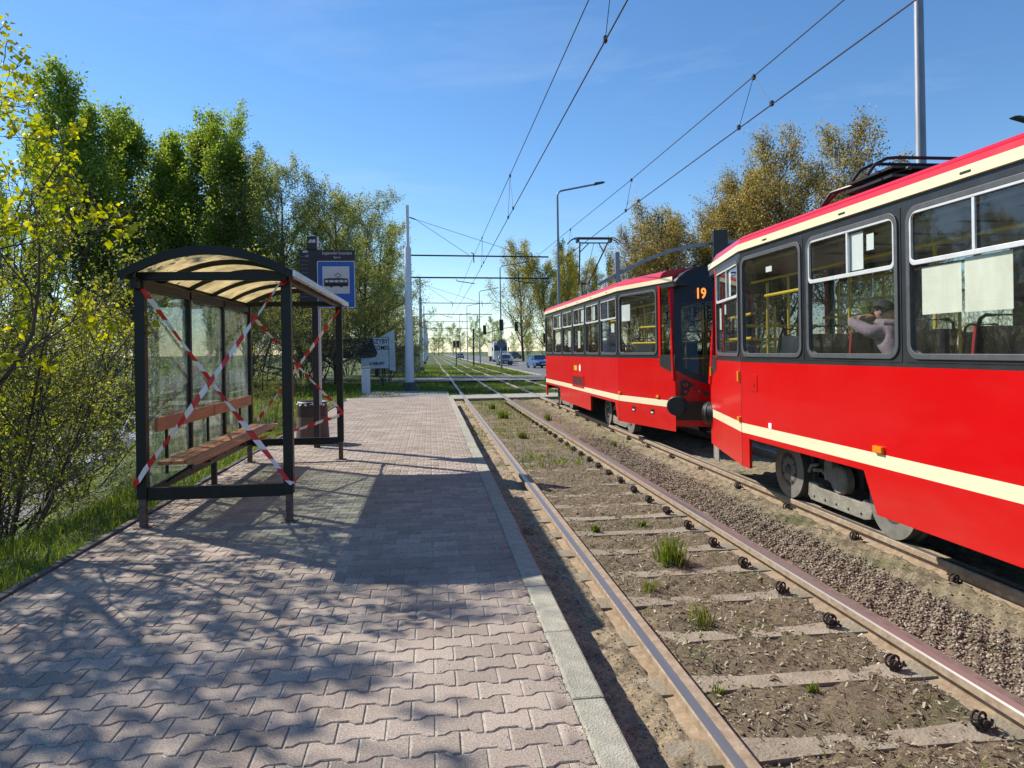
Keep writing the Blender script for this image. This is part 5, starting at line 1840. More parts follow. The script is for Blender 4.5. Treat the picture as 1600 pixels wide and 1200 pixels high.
def lamp(x, y, h, label, arm=2.2, r=0.085, flip=1):
    o = thing('street_lamp', (x, y, -0.12), label, 'street lamp', 'street lamps along the road')
    MB().lathe([(r * 1.25, 0), (r * 1.2, 1.3), (r, 1.35), (r * 0.6, h - 0.45)], 14).build('pole', M['galv'], o, smooth=True)
    pts = [(0, 0, h - 0.46), (0, 0, h - 0.28), (flip * 0.06, 0, h - 0.12), (flip * 0.2, 0, h - 0.04), (flip * arm, 0, h + 0.30)]
    MB().tube(pts, r * 0.58, 10).build('arm', M['galv'], o, smooth=True)
    a = flip
    hd = MB().prism([(0, -0.03), (0.15, -0.05), (0.62, -0.02), (0.66, 0.01), (0.5, 0.06), (0.1, 0.07)], lambda p, q, d: (a * (arm - 0.05 + p), d, h + 0.30 + q + p * 0.18), -0.13, 0.13)
    hd.build('lamp_head', M['lamphead'], o, bevel=0.015)
    return o


lamp(6.62, 36, 10.1, 'street lamp rising just behind the far tram car', 1.9)
lamp(7.0, 70, 10.3, 'street lamp carrying the round sign at the crossing')
lamp(7.0, 100, 10.4, 'street lamp in line with the lorry')
lamp(6.9, 132, 10.4, 'distant street lamp between the lorry and the tracks')
lamp(6.9, 165, 10.4, 'farthest street lamp along the tracks')
lamp(8.6, 11.55, 11.5, 'stout galvanised lamp post close behind the near tram car', 2.2, 0.105)
lamp(22.2, 20.5, 8.6, 'street lamp at the right picture edge with only its head in view', 3.2, 0.085, -1)
M['tlblack'] = mat('traffic_light_black', (0.008, 0.008, 0.009), 0.4, var=0.1)
M['lens_off'] = mat('signal_lens_dark', (0.03, 0.008, 0.008), 0.2, var=0)


def signal_head(par, x, y, z, w=0.34, h=1.05, name='signal_head'):
    s_ = MB().box(x - w / 2, x + w / 2, y - 0.10, y + 0.12, z - h / 2, z + h / 2).build(name, M['tlblack'], par, bevel=0.03)
    for k in range(3):
        zz = z + (k - 1) * h * 0.31
        MB().lathe([(w * .33, 0), (w * .36, 0.14), (w * .33, 0.14), (w * .30, 0.02), (0, 0.02)], 14, (x, y + 0.12, zz), 'y').build('hood', M['tlblack'], s_, smooth=True)
    return s_


tg = thing('traffic_light_mast', (7.15, 26.5, -0.1), 'grey traffic-light mast with curved arm rising behind the far tram car', 'traffic light', 'traffic lights at the road crossing')
MB().box(-0.085, 0.085, -0.085, 0.085, 0, 5.55).build('pole', M['galv'], tg, bevel=0.02)
am = MB()
pts = [(-0.75, 0, 4.32), (0, 0, 4.72), (1.0, 0, 5.20), (2.0, 0, 5.58), (3.0, 0, 5.80), (4.2, 0, 5.95), (5.6, 0, 6.0)]
for a, b_ in zip(pts[:-1], pts[1:]):
    am.bar(a, b_, 0.11, 0.13)
am.build('arm', M['galv'], tg, bevel=0.01)
signal_head(tg, 4.0, -0.25, 5.75, 0.58, 1.25)
tg = thing('traffic_light_mast', (5.6, 92, -0.1), 'distant traffic-light mast with a slim arm over the road', 'traffic light', 'traffic lights at the road crossing')
MB().tube([(0, 0, 0), (0, 0, 4.8)], 0.10, 8).build('pole', M['signdark'], tg)
MB().tube([(-0.6, 0, 3.3), (1.4, 0, 4.1), (4.0, 0, 4.8), (7.5, 0, 5.1)], 0.055, 6).build('arm', M['galv'], tg)
signal_head(tg, 1.45, -0.2, 4.6, 0.42, 1.2)
signal_head(tg, 5.6, -0.2, 5.0, 0.42, 1.2)
tg = thing('tram_signal', (3.35, 92, -0.1), 'pair of small dark tram signals beside the far rails', 'traffic light', 'traffic lights at the road crossing')
MB().tube([(0, 0, 0), (0, 0, 3.2)], 0.06, 8).build('pole', M['signdark'], tg)
signal_head(tg, -0.25, -0.1, 2.8, 0.30, 0.9)
signal_head(tg, 0.25, -0.1, 2.8, 0.30, 0.9)
rs = thing('road_sign', (7.0, 69.8, -0.1), 'round grey back of a road sign on the lamp post at the crossing', 'sign')
MB().lathe([(0.45, 0), (0.45, 0.02)], 24, (0, 0, 2.55), 'y').build('plate', mat('sign_back_grey', (0.16, 0.18, 0.21), 0.5), rs)
MB().box(-0.1, 0.1, 0.02, 0.15, 2.4, 2.7).build('bracket', M['galv'], rs)
signal_head(lamp_o := thing('traffic_light', (7.0, 69.75, 0), 'dark traffic light fixed high on the lamp post with the round sign', 'traffic light', 'traffic lights at the road crossing'), 0, -0.15, 4.3, 0.4, 1.1)

# ------------------------------------------------------------------ bollard, hoarding, concrete fence
gp = thing('grey_bollard', (-2.75, 31.0, -0.03), 'square pale grey concrete post standing in the grass before the hoarding', 'post')
MB().box(-0.17, 0.17, -0.14, 0.14, 0, 1.12).build('shaft', M['white_paint'], gp, bevel=0.02)
MB().box(-0.19, 0.19, -0.16, 0.16, 1.12, 1.18).build('cap', M['concrete'], gp, bevel=0.02)
hb = thing('advertising_board', (-3.6, 38.0, -0.02), 'torn advertising board with white and black panels on posts', 'billboard')
M['tarp'] = mat('dark_tarpaulin', (0.016, 0.014, 0.022), 0.45, var=0.4, scale=2, bump=0.8, bscale=3)
M['boardwhite'] = mat('board_white', (0.58, 0.61, 0.66), 0.6, var=0.12, scale=4)
for x in (-2.2, 0.1, 1.1):
    MB().box(x - .04, x + .04, 0.05, 0.13, 0, 2.5).build('post', M['signdark'], hb)
MB().prism([(-2.3, 1.62), (-1.2, 1.50), (0.75, 1.55), (0.85, 1.75), (0.55, 2.55), (-0.6, 2.52), (-2.3, 2.42)], lambda a, b, d: (a, d, b), -0.06, -0.02).build('dark_sheet', M['tarp'], hb)
wb = MB().prism([(0.0, 0.95), (1.42, 0.95), (1.42, 2.56), (0.60, 2.56), (0.60, 1.50), (0.0, 1.50)], lambda a, b, d: (a, d, b), -0.04, 0.02).build('white_board', M['boardwhite'], hb)
MB().prism([(1.46, 0.85), (1.78, 0.78), (1.74, 3.0), (1.0, 2.6), (1.46, 2.6)], lambda a, b, d: (a, d, b), -0.03, 0.03).build('wing_board', M['boardwhite'], hb)
lettering('board_text', 'SZYBY', 0.34, M['lettblack'], wb, (1.0, -0.045, 2.36), (R(90), 0, 0), 0.006, 0.85)
lettering('board_text', 'KOMIS', 0.32, M['lettblack'], wb, (1.02, -0.045, 2.02), (R(90), 0, 0), 0.008, 0.85)
lettering('board_text', '0-908-097', 0.22, M['lettblack'], wb, (0.82, -0.045, 1.20), (R(90), 0, 0), 0.006, 0.85)
fw = thing('concrete_fence', (-5.6, 60.0, -0.1), 'grey concrete panel fence behind the second mast', 'fence')
for k in range(8):
    pan = MB().box(k * 0.6 - .0, k * 0.6 + 0.57, -0.05, 0.05, 0, 2.4).build('fence_panel', M['concrete'], fw, bevel=0.02)

# ------------------------------------------------------------------ vehicles
M['carglass'] = mat('car_glass_dark', (0.02, 0.025, 0.03), 0.08, var=0, spec=0.8)
M['tyre'] = mat('tyre', (0.015, 0.015, 0.016), 0.8, var=0.2)
M['rimalu'] = mat('wheel_alloy', (0.42, 0.43, 0.45), 0.35, metal=0.7, var=0.1)
M['headlamp'] = mat('head_lamp', (0.75, 0.78, 0.8), 0.12, var=0.05)
M['plate'] = mat('number_plate', (0.75, 0.75, 0.72), 0.4, var=0)


def car(label, loc, paint, rz=0.0, tall=1.0, k_=0):
    """front looks towards -y"""
    o = thing('car', loc, label, 'car', 'cars on the roads', rz)
    b = MB()
    side = [(-2.12, .30), (-2.16, .48), (-2.10, .66), (-1.95, .76), (-1.15, .92), (1.75, .97), (2.02, .92), (2.10, .6), (2.08, .32), (1.75, .22), (-1.85, .22)]
    n_ = len(side)
    rows = []
    for xx_, sc_ in ((-0.88, 0.985), (-0.80, 1.0), (0.80, 1.0), (0.88, 0.985)):
        inset = 0.06 if abs(xx_) > 0.85 else 0
        rows.append([(xx_, y * (1 - inset * 0.5), z - (inset * 0.6 if z > .7 else 0)) for y, z in side])
    for a, c in zip(rows[:-1], rows[1:]):
        b.add(a + c, [(i, (i + 1) % n_, n_ + (i + 1) % n_, n_ + i) for i in range(n_)])
    b.add(rows[0], [tuple(range(n_))])
    b.add(rows[-1], [tuple(range(n_))[::-1]])
    b.build('body', paint, o, bevel=0.04, smooth=True)
    T = tall
    gh = [(-1.18, .90, .76), (-0.42, 1.40 * T, .60), (0.95, 1.43 * T, .60), (1.75, .95, .74)]
    g = MB()
    vs_ = [(s_ * w, y, z) for s_ in (-1, 1) for y, z, w in gh]
    g.add(vs_, [(0, 1, 2, 3), (7, 6, 5, 4), (0, 4, 5, 1), (1, 5, 6, 2), (2, 6, 7, 3)])
    g.build('greenhouse', M['carglass'], o, bevel=0.03)
    rf_ = MB().add([(s_ * w, y, z + 0.012) for s_ in (-1, 1) for y, z, w in ((-0.45, 1.40 * T, .61), (0.98, 1.43 * T, .61))] + [(s_ * w, y, z - 0.03) for s_ in (-1, 1) for y, z, w in ((-0.45, 1.40 * T, .63), (0.98, 1.43 * T, .63))],
                   [(0, 1, 3, 2), (0, 4, 5, 1), (2, 3, 7, 6), (0, 2, 6, 4), (1, 5, 7, 3)])
    rf_.build('roof', paint, o, bevel=0.02)
    for s_ in (-1, 1):
        for (y0, z0, w0), (y1, z1, w1) in ((gh[0], gh[1]), (gh[3], gh[2])):
            MB().bar((s_ * (w0 + .008), y0, z0), (s_ * (w1 + .008), y1, z1), 0.06, 0.05).build('pillar', paint, o)
        MB().bar((s_ * .685, .32, .92), (s_ * .612, .28, 1.41 * T), 0.07, 0.03).build('pillar', M['black'], o)
        MB().box(s_ * 0.93 - .08, s_ * 0.93 + .08, -0.95, -0.80, 0.90, 1.03).build('mirror', paint, o, bevel=0.03)
        hl = MB().prism([(0.42, .62), (0.80, .64), (0.80, .76), (0.46, .72)], lambda a, z, d: (s_ * a, d, z), -2.125, -1.9)
        hl.build('headlight', M['headlamp'], o, bevel=0.01)
        for y in (-1.32, 1.30):
            w = MB().lathe([(0.19, -0.10), (0.29, -0.10), (0.315, -0.06), (0.315, 0.06), (0.29, 0.10), (0.19, 0.10)], 22, axis='x')
            wo = w.build('wheel', M['tyre'], o, loc=(s_ * 0.79, y, 0.315), smooth=True)
            MB().lathe([(0.0, 0.07), (0.06, 0.09), (0.19, 0.085), (0.2, 0.06)], 16, axis='x').build('rim', M['rimalu'], wo, smooth=True, rot=(0, 0, 0 if s_ > 0 else math.pi))
    MB().box(-0.45, 0.45, -2.172, -2.12, 0.50, 0.62).build('grille', M['black'], o, bevel=0.01)
    MB().box(-0.70, 0.70, -2.165, -2.1, 0.28, 0.42).build('air_intake', M['black'], o, bevel=0.01)
    MB().box(-0.26, 0.26, -2.186, -2.16, 0.42, 0.52).build('number_plate', M['plate'], o)
    return o


def paint(n_, c):
    return mat('car_paint_' + n_, c, 0.3, var=0.04, scale=3, coat=0.6)


P_dark, P_white, P_blue, P_black = paint('dark', (0.05, 0.06, 0.08)), paint('white', (0.70, 0.72, 0.74)), paint('blue', (0.03, 0.10, 0.30)), paint('black', (0.008, 0.008, 0.01))
ZR_ = -0.165
car('dark grey car driving ahead of the white cars beside the lorry', (9.75, 94, ZR_), P_dark)
car('white car directly behind the dark grey car', (11.3, 106, ZR_), P_white)
car('white car farther back in the queue beside the lorry', (12.6, 118, ZR_), P_white, 0, 1.05)
car('blue car half hidden by the front of the far tram car', (11.75, 77, ZR_), P_blue, 0.12)
car('black car turning on the far side of the road', (19.5, 165, -0.15), P_black, 2.3, 1.12)
car('small dark car far off to the left of the lorry', (4.6 + 3.4, 190, -0.15), P_dark)
car('pale silver car parked below the embankment behind the shrubs', (-11.6, 25.5, float(gz(-11.6, 25.5)) + .07), paint('silver', (0.55, 0.6, 0.66)), 0.2)
car('white car parked below the embankment, partly hidden by the shelter post', (-11.7, 30.8, float(gz(-11.7, 30.8)) + .07), P_white, 0.35)
tk = thing('lorry', (12.3, 124, ZR_), 'white lorry with dark windscreen and cream tipper trailer', 'lorry')
M['truckwhite'] = paint('lorry', (0.66, 0.67, 0.68))
cab = MB().prism([(0, .45), (0, 1.2), (0.05, 1.9), (0.28, 2.9), (0.7, 3.5), (2.1, 3.62), (2.2, .45)], lambda y, z, x: (x, y, z), -1.22, 1.22)
cab.build('cab', M['truckwhite'], tk, bevel=0.06)
MB().prism([(0.02, 1.95), (0.26, 2.85), (0.30, 2.85), (0.06, 1.95)], lambda y, z, x: (x, y - .03, z), -1.08, 1.08).build('windscreen', M['carglass'], tk)
MB().box(-1.1, 1.1, 0.02, 0.30, 2.88, 2.98).build('sun_visor', M['carglass'], tk, bevel=0.02)
for k in range(5):
    MB().box(-0.8, 0.8, -0.03, 0.03, 1.02 + k * .16, 1.12 + k * .16).build('grille_bar', M['rimalu'], tk)
MB().box(-1.23, 1.23, -0.06, 0.2, 0.32, 0.92).build('bumper', M['truckwhite'], tk, bevel=0.04)
for s_ in (-1, 1):
    MB().box(s_ * 0.95 - .18, s_ * 0.95 + .18, -0.08, 0.0, 0.62, 0.82).build('headlight', M['headlamp'], tk, bevel=0.02)
    MB().box(s_ * 1.42 - .1, s_ * 1.42 + .1, 0.1, 0.22, 1.9, 2.6).build('mirror', M['black'], tk, bevel=0.03)
    for y in (0.9, 3.6, 9.0, 10.3):
        MB().lathe([(0.25, -0.15), (0.47, -0.15), (0.50, -0.1), (0.50, 0.1), (0.47, 0.15), (0.25, 0.15)], 20, (s_ * 1.02, y, 0.5), 'x').build('wheel', M['tyre'], tk, smooth=True)
MB().box(-1.25, 1.25, 2.6, 12.0, 0.95, 3.4).build('tipper_body', mat('tipper_cream', (0.52, 0.48, 0.38), 0.6, var=0.15, scale=1.5), tk, bevel=0.04)
MB().box(-1.28, 1.28, 2.5, 2.75, 3.2, 3.75).build('tipper_hood', M['black'], tk, bevel=0.03)

# ------------------------------------------------------------------ passengers
def skin_mesh(nodes, edges, radii, mats_fn=None, sub=2):
    me = bpy.data.meshes.new('body')
    me.from_pydata(nodes, edges, [])
    o = bpy.data.objects.new('body_tmp', me)
    col.objects.link(o)
    md = o.modifiers.new('skin', 'SKIN')
    md.use_smooth_shade = True
    for i, r_ in enumerate(radii):
        r2 = r_ if isinstance(r_, tuple) else (r_, r_)
        me.skin_vertices[0].data[i].radius = r2
    me.skin_vertices[0].data[0].use_root = True
    s_ = o.modifiers.new('sub', 'SUBSURF')
    s_.levels = s_.render_levels = sub
    bpy.context.view_layer.update()
    out = bpy.data.meshes.new_from_object(o.evaluated_get(bpy.context.evaluated_depsgraph_get()))
    bpy.data.objects.remove(o)
    return out


M['skin'] = mat('skin', (0.52, 0.30, 0.22), 0.5, var=0.1, scale=20)
M['mauve'] = mat('mauve_cotton', (0.25, 0.185, 0.225), 0.85, var=0.12, scale=14, bump=0.3, bscale=25)
M['navy'] = mat('navy_cloth', (0.02, 0.022, 0.035), 0.85, var=0.2, scale=10)
M['greycloth'] = mat('grey_cloth', (0.10, 0.10, 0.11), 0.85, var=0.2, scale=10)
M['trousers'] = mat('dark_trousers', (0.03, 0.03, 0.038), 0.85, var=0.2, scale=10)
M['hairdark'] = mat('dark_hair', (0.02, 0.014, 0.01), 0.6, var=0.2, scale=30)
M['hairwhite'] = mat('white_hair', (0.62, 0.62, 0.62), 0.6, var=0.1, scale=30)


def head(o, c, yaw, pitch, hair, cap=None):
    """head with face, ears and hair; looks along +y before turning"""
    mb = MB()
    N, K = 20, 14
    for i in range(K + 1):
        ph_ = math.pi * i / K
        for j in range(N):
            th = 2 * math.pi * j / N
            x, y, z = math.sin(ph_) * math.sin(th), math.sin(ph_) * math.cos(th), math.cos(ph_)
            jaw = 1 - 0.28 * max(0, -z) ** 1.2
            px_, py_, pz_ = x * 0.073 * jaw, y * 0.093 * (jaw if y < 0 else 1 - 0.12 * max(0, -z)), z * 0.115
            # brow, nose and chin
            if y > 0.5:
                py_ += 0.022 * math.exp(-((x / 0.16) ** 2)) * math.exp(-(((z + 0.12) / 0.22) ** 2))
                py_ -= 0.010 * math.exp(-(((abs(x) - 0.38) / 0.16) ** 2)) * math.exp(-(((z - 0.08) / 0.12) ** 2))
                py_ += 0.006 * math.exp(-((x / 0.3) ** 2)) * math.exp(-(((z + 0.52) / 0.08) ** 2))
            mb.v.append((px_, py_, pz_))
    for i in range(K):
        for j in range(N):
            mb.f.append((i * N + j, i * N + (j + 1) % N, (i + 1) * N + (j + 1) % N, (i + 1) * N + j))
            mb.m.append(0)
    h = mb.build('head', M['skin'], o, loc=c, rot=(pitch, 0, yaw), smooth=True)
    for s_ in (-1, 1):
        MB().lathe([(0.0, -.008), (0.022, -.006), (0.030, 0.0), (0.024, 0.008), (0.0, 0.006)], 12, (s_ * 0.074, -0.005, -0.005), 'x').build('ear', M['skin'], h, smooth=True)
        MB().lathe([(0.0, 0.006), (0.008, 0.004), (0.011, 0.0)], 10, (s_ * 0.029, 0.080, 0.008), 'y').build('eye', M['hairdark'], h, smooth=True)
    MB().box(-0.022, 0.022, 0.084, 0.092, -0.064, -0.057).build('mouth', M['lamp_red'], h, bevel=0.003)
    hm = MB()
    for i in range(9):
        ph_ = math.pi * 0.60 * i / 8
        for j in range(N):
            th = 2 * math.pi * j / N
            x, y, z = math.sin(ph_) * math.sin(th), math.sin(ph_) * math.cos(th), math.cos(ph_)
            if y > 0.1 and z < 0.45:
                z = max(z, 0.45 + 0.1 * (1 - y))
                y *= 0.93
            hm.v.append((x * 0.082, y * 0.100 - 0.004, z * 0.124))
    for i in range(8):
        for j in range(N):
            hm.f.append((i * N + j, i * N + (j + 1) % N, (i + 1) * N + (j + 1) % N, (i + 1) * N + j))
            hm.m.append(0)
    hm.build('hair' if not cap else 'cap', hair if not cap else cap, h, smooth=True)
    if cap:
        MB().prism([(-0.07, 0.07), (-0.05, 0.155), (0.0, 0.172), (0.05, 0.155), (0.07, 0.07)], lambda a, b, d: (a, b, d + 0.045 - b * 0.12), 0.0, 0.008).build('peak', cap, h, bevel=0.003)
    return h


def hand(o, c, rot):
    p = MB()
    p.box(-0.038, 0.038, 0.0, 0.085, -0.013, 0.013)
    h = p.build('hand', M['skin'], o, loc=c, rot=rot, bevel=0.012, smooth=True)
    for k, (x, L) in enumerate(((-0.029, 0.060), (-0.010, 0.072), (0.010, 0.068), (0.029, 0.052))):
        MB().tube([(x, 0.075, 0), (x * 1.05, 0.085 + L * .5, -0.008), (x * 1.05, 0.08 + L * .85, -0.03), (x, 0.08 + L * 0.9, -0.05)], [0.0095, 0.009, 0.008, 0.006], 8).build('finger', M['skin'], h, smooth=True)
    MB().tube([(-0.035, 0.02, 0), (-0.062, 0.05, -0.01), (-0.062, 0.08, -0.022)], [0.012, 0.010, 0.008], 8).build('thumb', M['skin'], h, smooth=True)
    return h


def person(label, x, y, top, hair, cap=None, lean=0.12, arm_up=False, look=0.0):
    """seated on a tram seat whose back stands at y; looks along +y"""
    o = thing('person', (x, y, 0.9), label, 'person', 'passengers seated in the trams')
    hip = (0, 0.14, 0.55)
    ch = (0, 0.12 + lean * 0.9, 0.86)
    nk = (0, 0.12 + lean * 1.5, 1.05)
    nodes = [hip, (0, 0.12 + lean * .4, 0.70), ch, (0, 0.12 + lean * 1.35, 0.98), nk]
    rad = [(0.17, 0.12), (0.15, 0.11), (0.185, 0.12), (0.13, 0.09), (0.055, 0.055)]
    edges = [(0, 1), (1, 2), (2, 3), (3, 4)]
    for s_ in (-1, 1):
        sh_ = (s_ * 0.185, nk[1] - 0.02, 0.96)
        if arm_up:
            el = (s_ * 0.20 - 0.02, nk[1] + 0.27, 1.075)
            wr = (s_ * 0.04, nk[1] + 0.16, 1.11)
        else:
            el = (s_ * 0.25, nk[1] + 0.06, 0.70)
            wr = (s_ * 0.13, nk[1] + 0.27, 0.66)
        i0 = len(nodes)
        nodes += [sh_, el, wr]
        rad += [0.068, 0.052, 0.038]
        edges += [(3, i0), (i0, i0 + 1), (i0 + 1, i0 + 2)]
    me = skin_mesh(nodes, edges, rad)
    me.materials.clear()
    me.materials.append(top)
    link('torso', me, o)
    legs = [hip]
    rl = [(0.16, 0.12)]
    el_ = []
    for s_ in (-1, 1):
        i0 = len(legs)
        legs += [(s_ * 0.10, 0.16, 0.53), (s_ * 0.11, 0.50, 0.55), (s_ * 0.11, 0.50, 0.12), (s_ * 0.11, 0.50, 0.06), (s_ * 0.11, 0.62, 0.045)]
        rl += [0.095, 0.068, 0.045, 0.045, 0.038]
        el_ += [(0, i0), (i0, i0 + 1), (i0 + 1, i0 + 2), (i0 + 2, i0 + 3), (i0 + 3, i0 + 4)]
    me = skin_mesh(legs, el_, rl)
    me.materials.clear()
    me.materials.append(M['trousers'])
    link('trousers', me, o)
    if arm_up:
        hand(o, (-0.05, nk[1] + 0.17, 1.115), (0.1, 0, 1.2))
        hand(o, (0.05, nk[1] + 0.17, 1.10), (0.1, 0, -1.2))
        hood = MB().tube([(0.10, nk[1] + .05, 1.06), (0.09, nk[1] - .06, 1.04), (0.0, nk[1] - .11, 1.02), (-0.09, nk[1] - .06, 1.04), (-0.10, nk[1] + .05, 1.06)], [.03, .045, .055, .045, .03], 10)
        hood.build('hood', top, o, smooth=True)
        head(o, (0.0, nk[1] + 0.085, nk[2] + 0.10), look, -0.55, hair, cap)
    else:
        hand(o, (-0.13, nk[1] + 0.27, 0.66), (0, 0, 0.2))
        hand(o, (0.13, nk[1] + 0.27, 0.66), (0, 0, -0.2))
        head(o, (0.0, nk[1] + 0.03, nk[2] + 0.13), look, -0.1, hair, cap)
    return o


person('passenger in a mauve hooded top and dark cap leaning on the seat in front', 4.95 - 0.86, 3.76 + 1.79, M['mauve'], M['hairdark'], M['navy'], 0.16, True, 0.25)
person('passenger in dark clothes by the windows of the far tram car', 4.95 - 0.86, 18.42 - 2.76, M['navy'], M['hairdark'], None, 0.05)
person('white-haired passenger seen through the windscreen of the far tram car', 4.95 + 0.86, 18.42 - 2.76, M['greycloth'], M['hairwhite'], None, 0.05)
# ------------------------------------------------------------------ trees and shrubs
M['bark'] = mat('bark', (0.085, 0.070, 0.055), 0.9, var=0.35, scale=8, bump=0.5, bscale=30)
M['bark_brown'] = mat('bark_brown', (0.10, 0.07, 0.05), 0.9, var=0.35, scale=8)
M['leaf_maple'] = leaf_mat('leaf_maple', (0.16, 0.22, 0.02), (0.42, 0.42, 0.035), 0.55)
M['leaf_small'] = leaf_mat('leaf_small', (0.11, 0.15, 0.03), (0.32, 0.34, 0.07), 0.5)
M['leaf_green'] = leaf_mat('leaf_green', (0.085, 0.155, 0.03), (0.28, 0.36, 0.07), 0.55)
M['leaf_hedge'] = leaf_mat('leaf_hedge', (0.12, 0.16, 0.04), (0.32, 0.34, 0.10), 0.5)
M['leaf_gold'] = leaf_mat('leaf_gold', (0.165, 0.14, 0.04), (0.42, 0.355, 0.12), 0.45)
M['leaf_yellow'] = leaf_mat('leaf_yellow', (0.15, 0.17, 0.035), (0.40, 0.36, 0.075), 0.5)
M['leaf_poplar'] = leaf_mat('leaf_poplar', (0.06, 0.085, 0.025), (0.15, 0.17, 0.055), 0.4)


def norm(v):
    return v / (np.linalg.norm(v) + 1e-9)


def grow(rs, p, d, L, r, lvl, P, out):
    nseg = P['nseg'][lvl]
    pts, rad = [p], [r]
    step = L / nseg
    d = norm(d)
    dirs = [d]
    for i in range(nseg):
        d = norm(d + rs.normal(0, P['wig'][lvl], 3) + np.array([0, 0, P['up'][lvl]]))
        p = p + d * step
        pts.append(p)
        dirs.append(d)
        rad.append(max(P['rmin'], r * (1 - P['taper'] * (i + 1) / nseg)))
    out.append((np.array(pts), np.array(rad), lvl, np.array(dirs)))
    if lvl >= P['max']:
        return
    n_ = P['nch'][lvl]
    n_ = max(1, int(round(n_ * rs.uniform(0.8, 1.2))))
    az = rs.uniform(0, 6.28)
    for c in range(n_):
        t = P['t0'][lvl] + (1 - P['t0'][lvl]) * (c + rs.uniform(0.1, 0.9)) / n_
        f = t * nseg
        i = min(int(f), nseg - 1)
        q = pts[i] + (pts[i + 1] - pts[i]) * (f - i)
        dd = dirs[i + 1]
        az += 2.4 + rs.normal(0, 0.3)
        a1 = norm(np.cross(dd, np.array([0.31, 0.17, 1.0]) if abs(dd[2]) < 0.95 else np.array([1.0, 0, 0])))
        a2 = np.cross(dd, a1)
        ang = P['ang'][lvl] * rs.uniform(0.75, 1.25)
        cd = dd * math.cos(ang) + (a1 * math.cos(az) + a2 * math.sin(az)) * math.sin(ang)
        shape = P['shape'](t) if lvl == 0 else (1 - 0.45 * t)
        grow(rs, q, cd, L * P['ratio'][lvl] * shape * rs.uniform(0.75, 1.2), max(P['rmin'], rad[i] * P['rr']), lvl + 1, P, out)


def wood_mesh(brs, sides):
    Vs, Fs, off_ = [], [], 0
    for pts, rad, lvl, dirs in brs:
        n_ = sides[min(lvl, len(sides) - 1)]
        k = len(pts)
        ref = np.array([0.2, 0.1, 1.0])
        a = np.cross(dirs, np.where(np.abs(dirs[:, 2:3]) > 0.95, np.array([[1.0, 0, 0]]), ref[None]))
        a /= np.linalg.norm(a, axis=1)[:, None] + 1e-9
        b_ = np.cross(dirs, a)
        th = np.arange(n_) * 2 * np.pi / n_
        ringv = pts[:, None] + (a[:, None] * np.cos(th)[None, :, None] + b_[:, None] * np.sin(th)[None, :, None]) * rad[:, None, None]
        Vs.append(ringv.reshape(-1, 3))
        i = np.arange(k - 1)[:, None] * n_
        j = np.arange(n_)[None, :]
        j2 = (j + 1) % n_
        Fs.append(np.stack([i + j, i + j2, i + n_ + j2, i + n_ + j], 2).reshape(-1, 4) + off_)
        off_ += k * n_
    return np.concatenate(Vs), np.concatenate(Fs)


def leaf_mesh(rs, brs, per, size, lvls, spread, t_lo=0.25, droop=0.3, cluster=False, wid=0.62):
    C, D = [], []
    for pts, rad, lvl, dirs in brs:
        if lvl not in lvls:
            continue
        n_ = rs.poisson(per)
        if n_ == 0:
            continue
        t = (1 - rs.uniform(0, 1, n_) ** 2 * 0.25) if cluster else rs.uniform(t_lo, 1, n_)
        f = t * (len(pts) - 1)
        i = np.minimum(f.astype(int), len(pts) - 2)
        C.append(pts[i] + (pts[i + 1] - pts[i]) * (f - i)[:, None] + rs.normal(0, spread, (n_, 3)))
        D.append(dirs[i])
    C, D = np.concatenate(C), np.concatenate(D)
    n_ = len(C)
    d = D * 0.5 + rs.normal(0, 0.75, (n_, 3)) + np.array([0, 0, -droop])
    d /= np.linalg.norm(d, axis=1)[:, None]
    up = rs.normal(0, 0.8, (n_, 3)) + np.array([0, 0, 0.8])
    a = np.cross(d, up)
    a /= np.linalg.norm(a, axis=1)[:, None] + 1e-9
    nn = np.cross(a, d)
    s = size * rs.uniform(0.6, 1.3, (n_, 1))
    base = C
    tip = C + d * s
    mid = C + d * s * 0.45
    w = s * wid * 0.5
    Lf = mid + a * w + nn * w * 0.35
    Rt = mid - a * w + nn * w * 0.35
    V = np.stack([base, Lf, tip, Rt], 1).reshape(-1, 3)
    o = np.arange(n_)[:, None] * 4
    F = np.concatenate([o + np.array([[0, 1, 2]]), o + np.array([[0, 2, 3]])], 1).reshape(-1, 3)
    # whole sprays share a tint, leaves differ a little
    tint = np.clip(0.5 + 0.28 * np.sin(C[:, 0] * 2.1 + 1.3 * np.sin(C[:, 2] * 1.9)) * np.cos(C[:, 1] * 1.7) + rs.normal(0, 0.22, n_), 0, 1)
    return V, F, np.repeat(tint, 2)


def tree(name, cat, label, group, loc, seed, height, r, P, leaf, bark='bark', stems=1, sides=(8, 6, 5, 4, 3), rz=0.0):
    rs = np.random.default_rng(seed)
    o = thing(name, loc, label, cat, group, rz)
    brs = []
    for k in range(stems):
        if stems == 1:
            d0, p0, L = np.array([rs.normal(0, .04), rs.normal(0, .04), 1.0]), np.zeros(3), height
        else:
            a = 6.283 * k / stems + rs.uniform(-.3, .3)
            sp = P.get('splay', 0.45) * rs.uniform(0.4, 1.2)
            d0, p0, L = np.array([math.cos(a) * sp, math.sin(a) * sp, 1.0]), np.array([math.cos(a) * .12, math.sin(a) * .12, -0.1]), height * rs.uniform(0.75, 1.05)
        grow(rs, p0, d0, L, r * (1 if stems == 1 else rs.uniform(.7, 1.1)), 0, P, brs)
    V, F = wood_mesh(brs, sides)
    mesh_np('trunk', V, F, M[bark], o, smooth=True)
    lm = leaf[0]
    V, F, T = leaf_mesh(rs, brs, **leaf[1])
    mesh_np('crown', V, F, M[lm], o, shade=T)
    return o


COPIES = {}


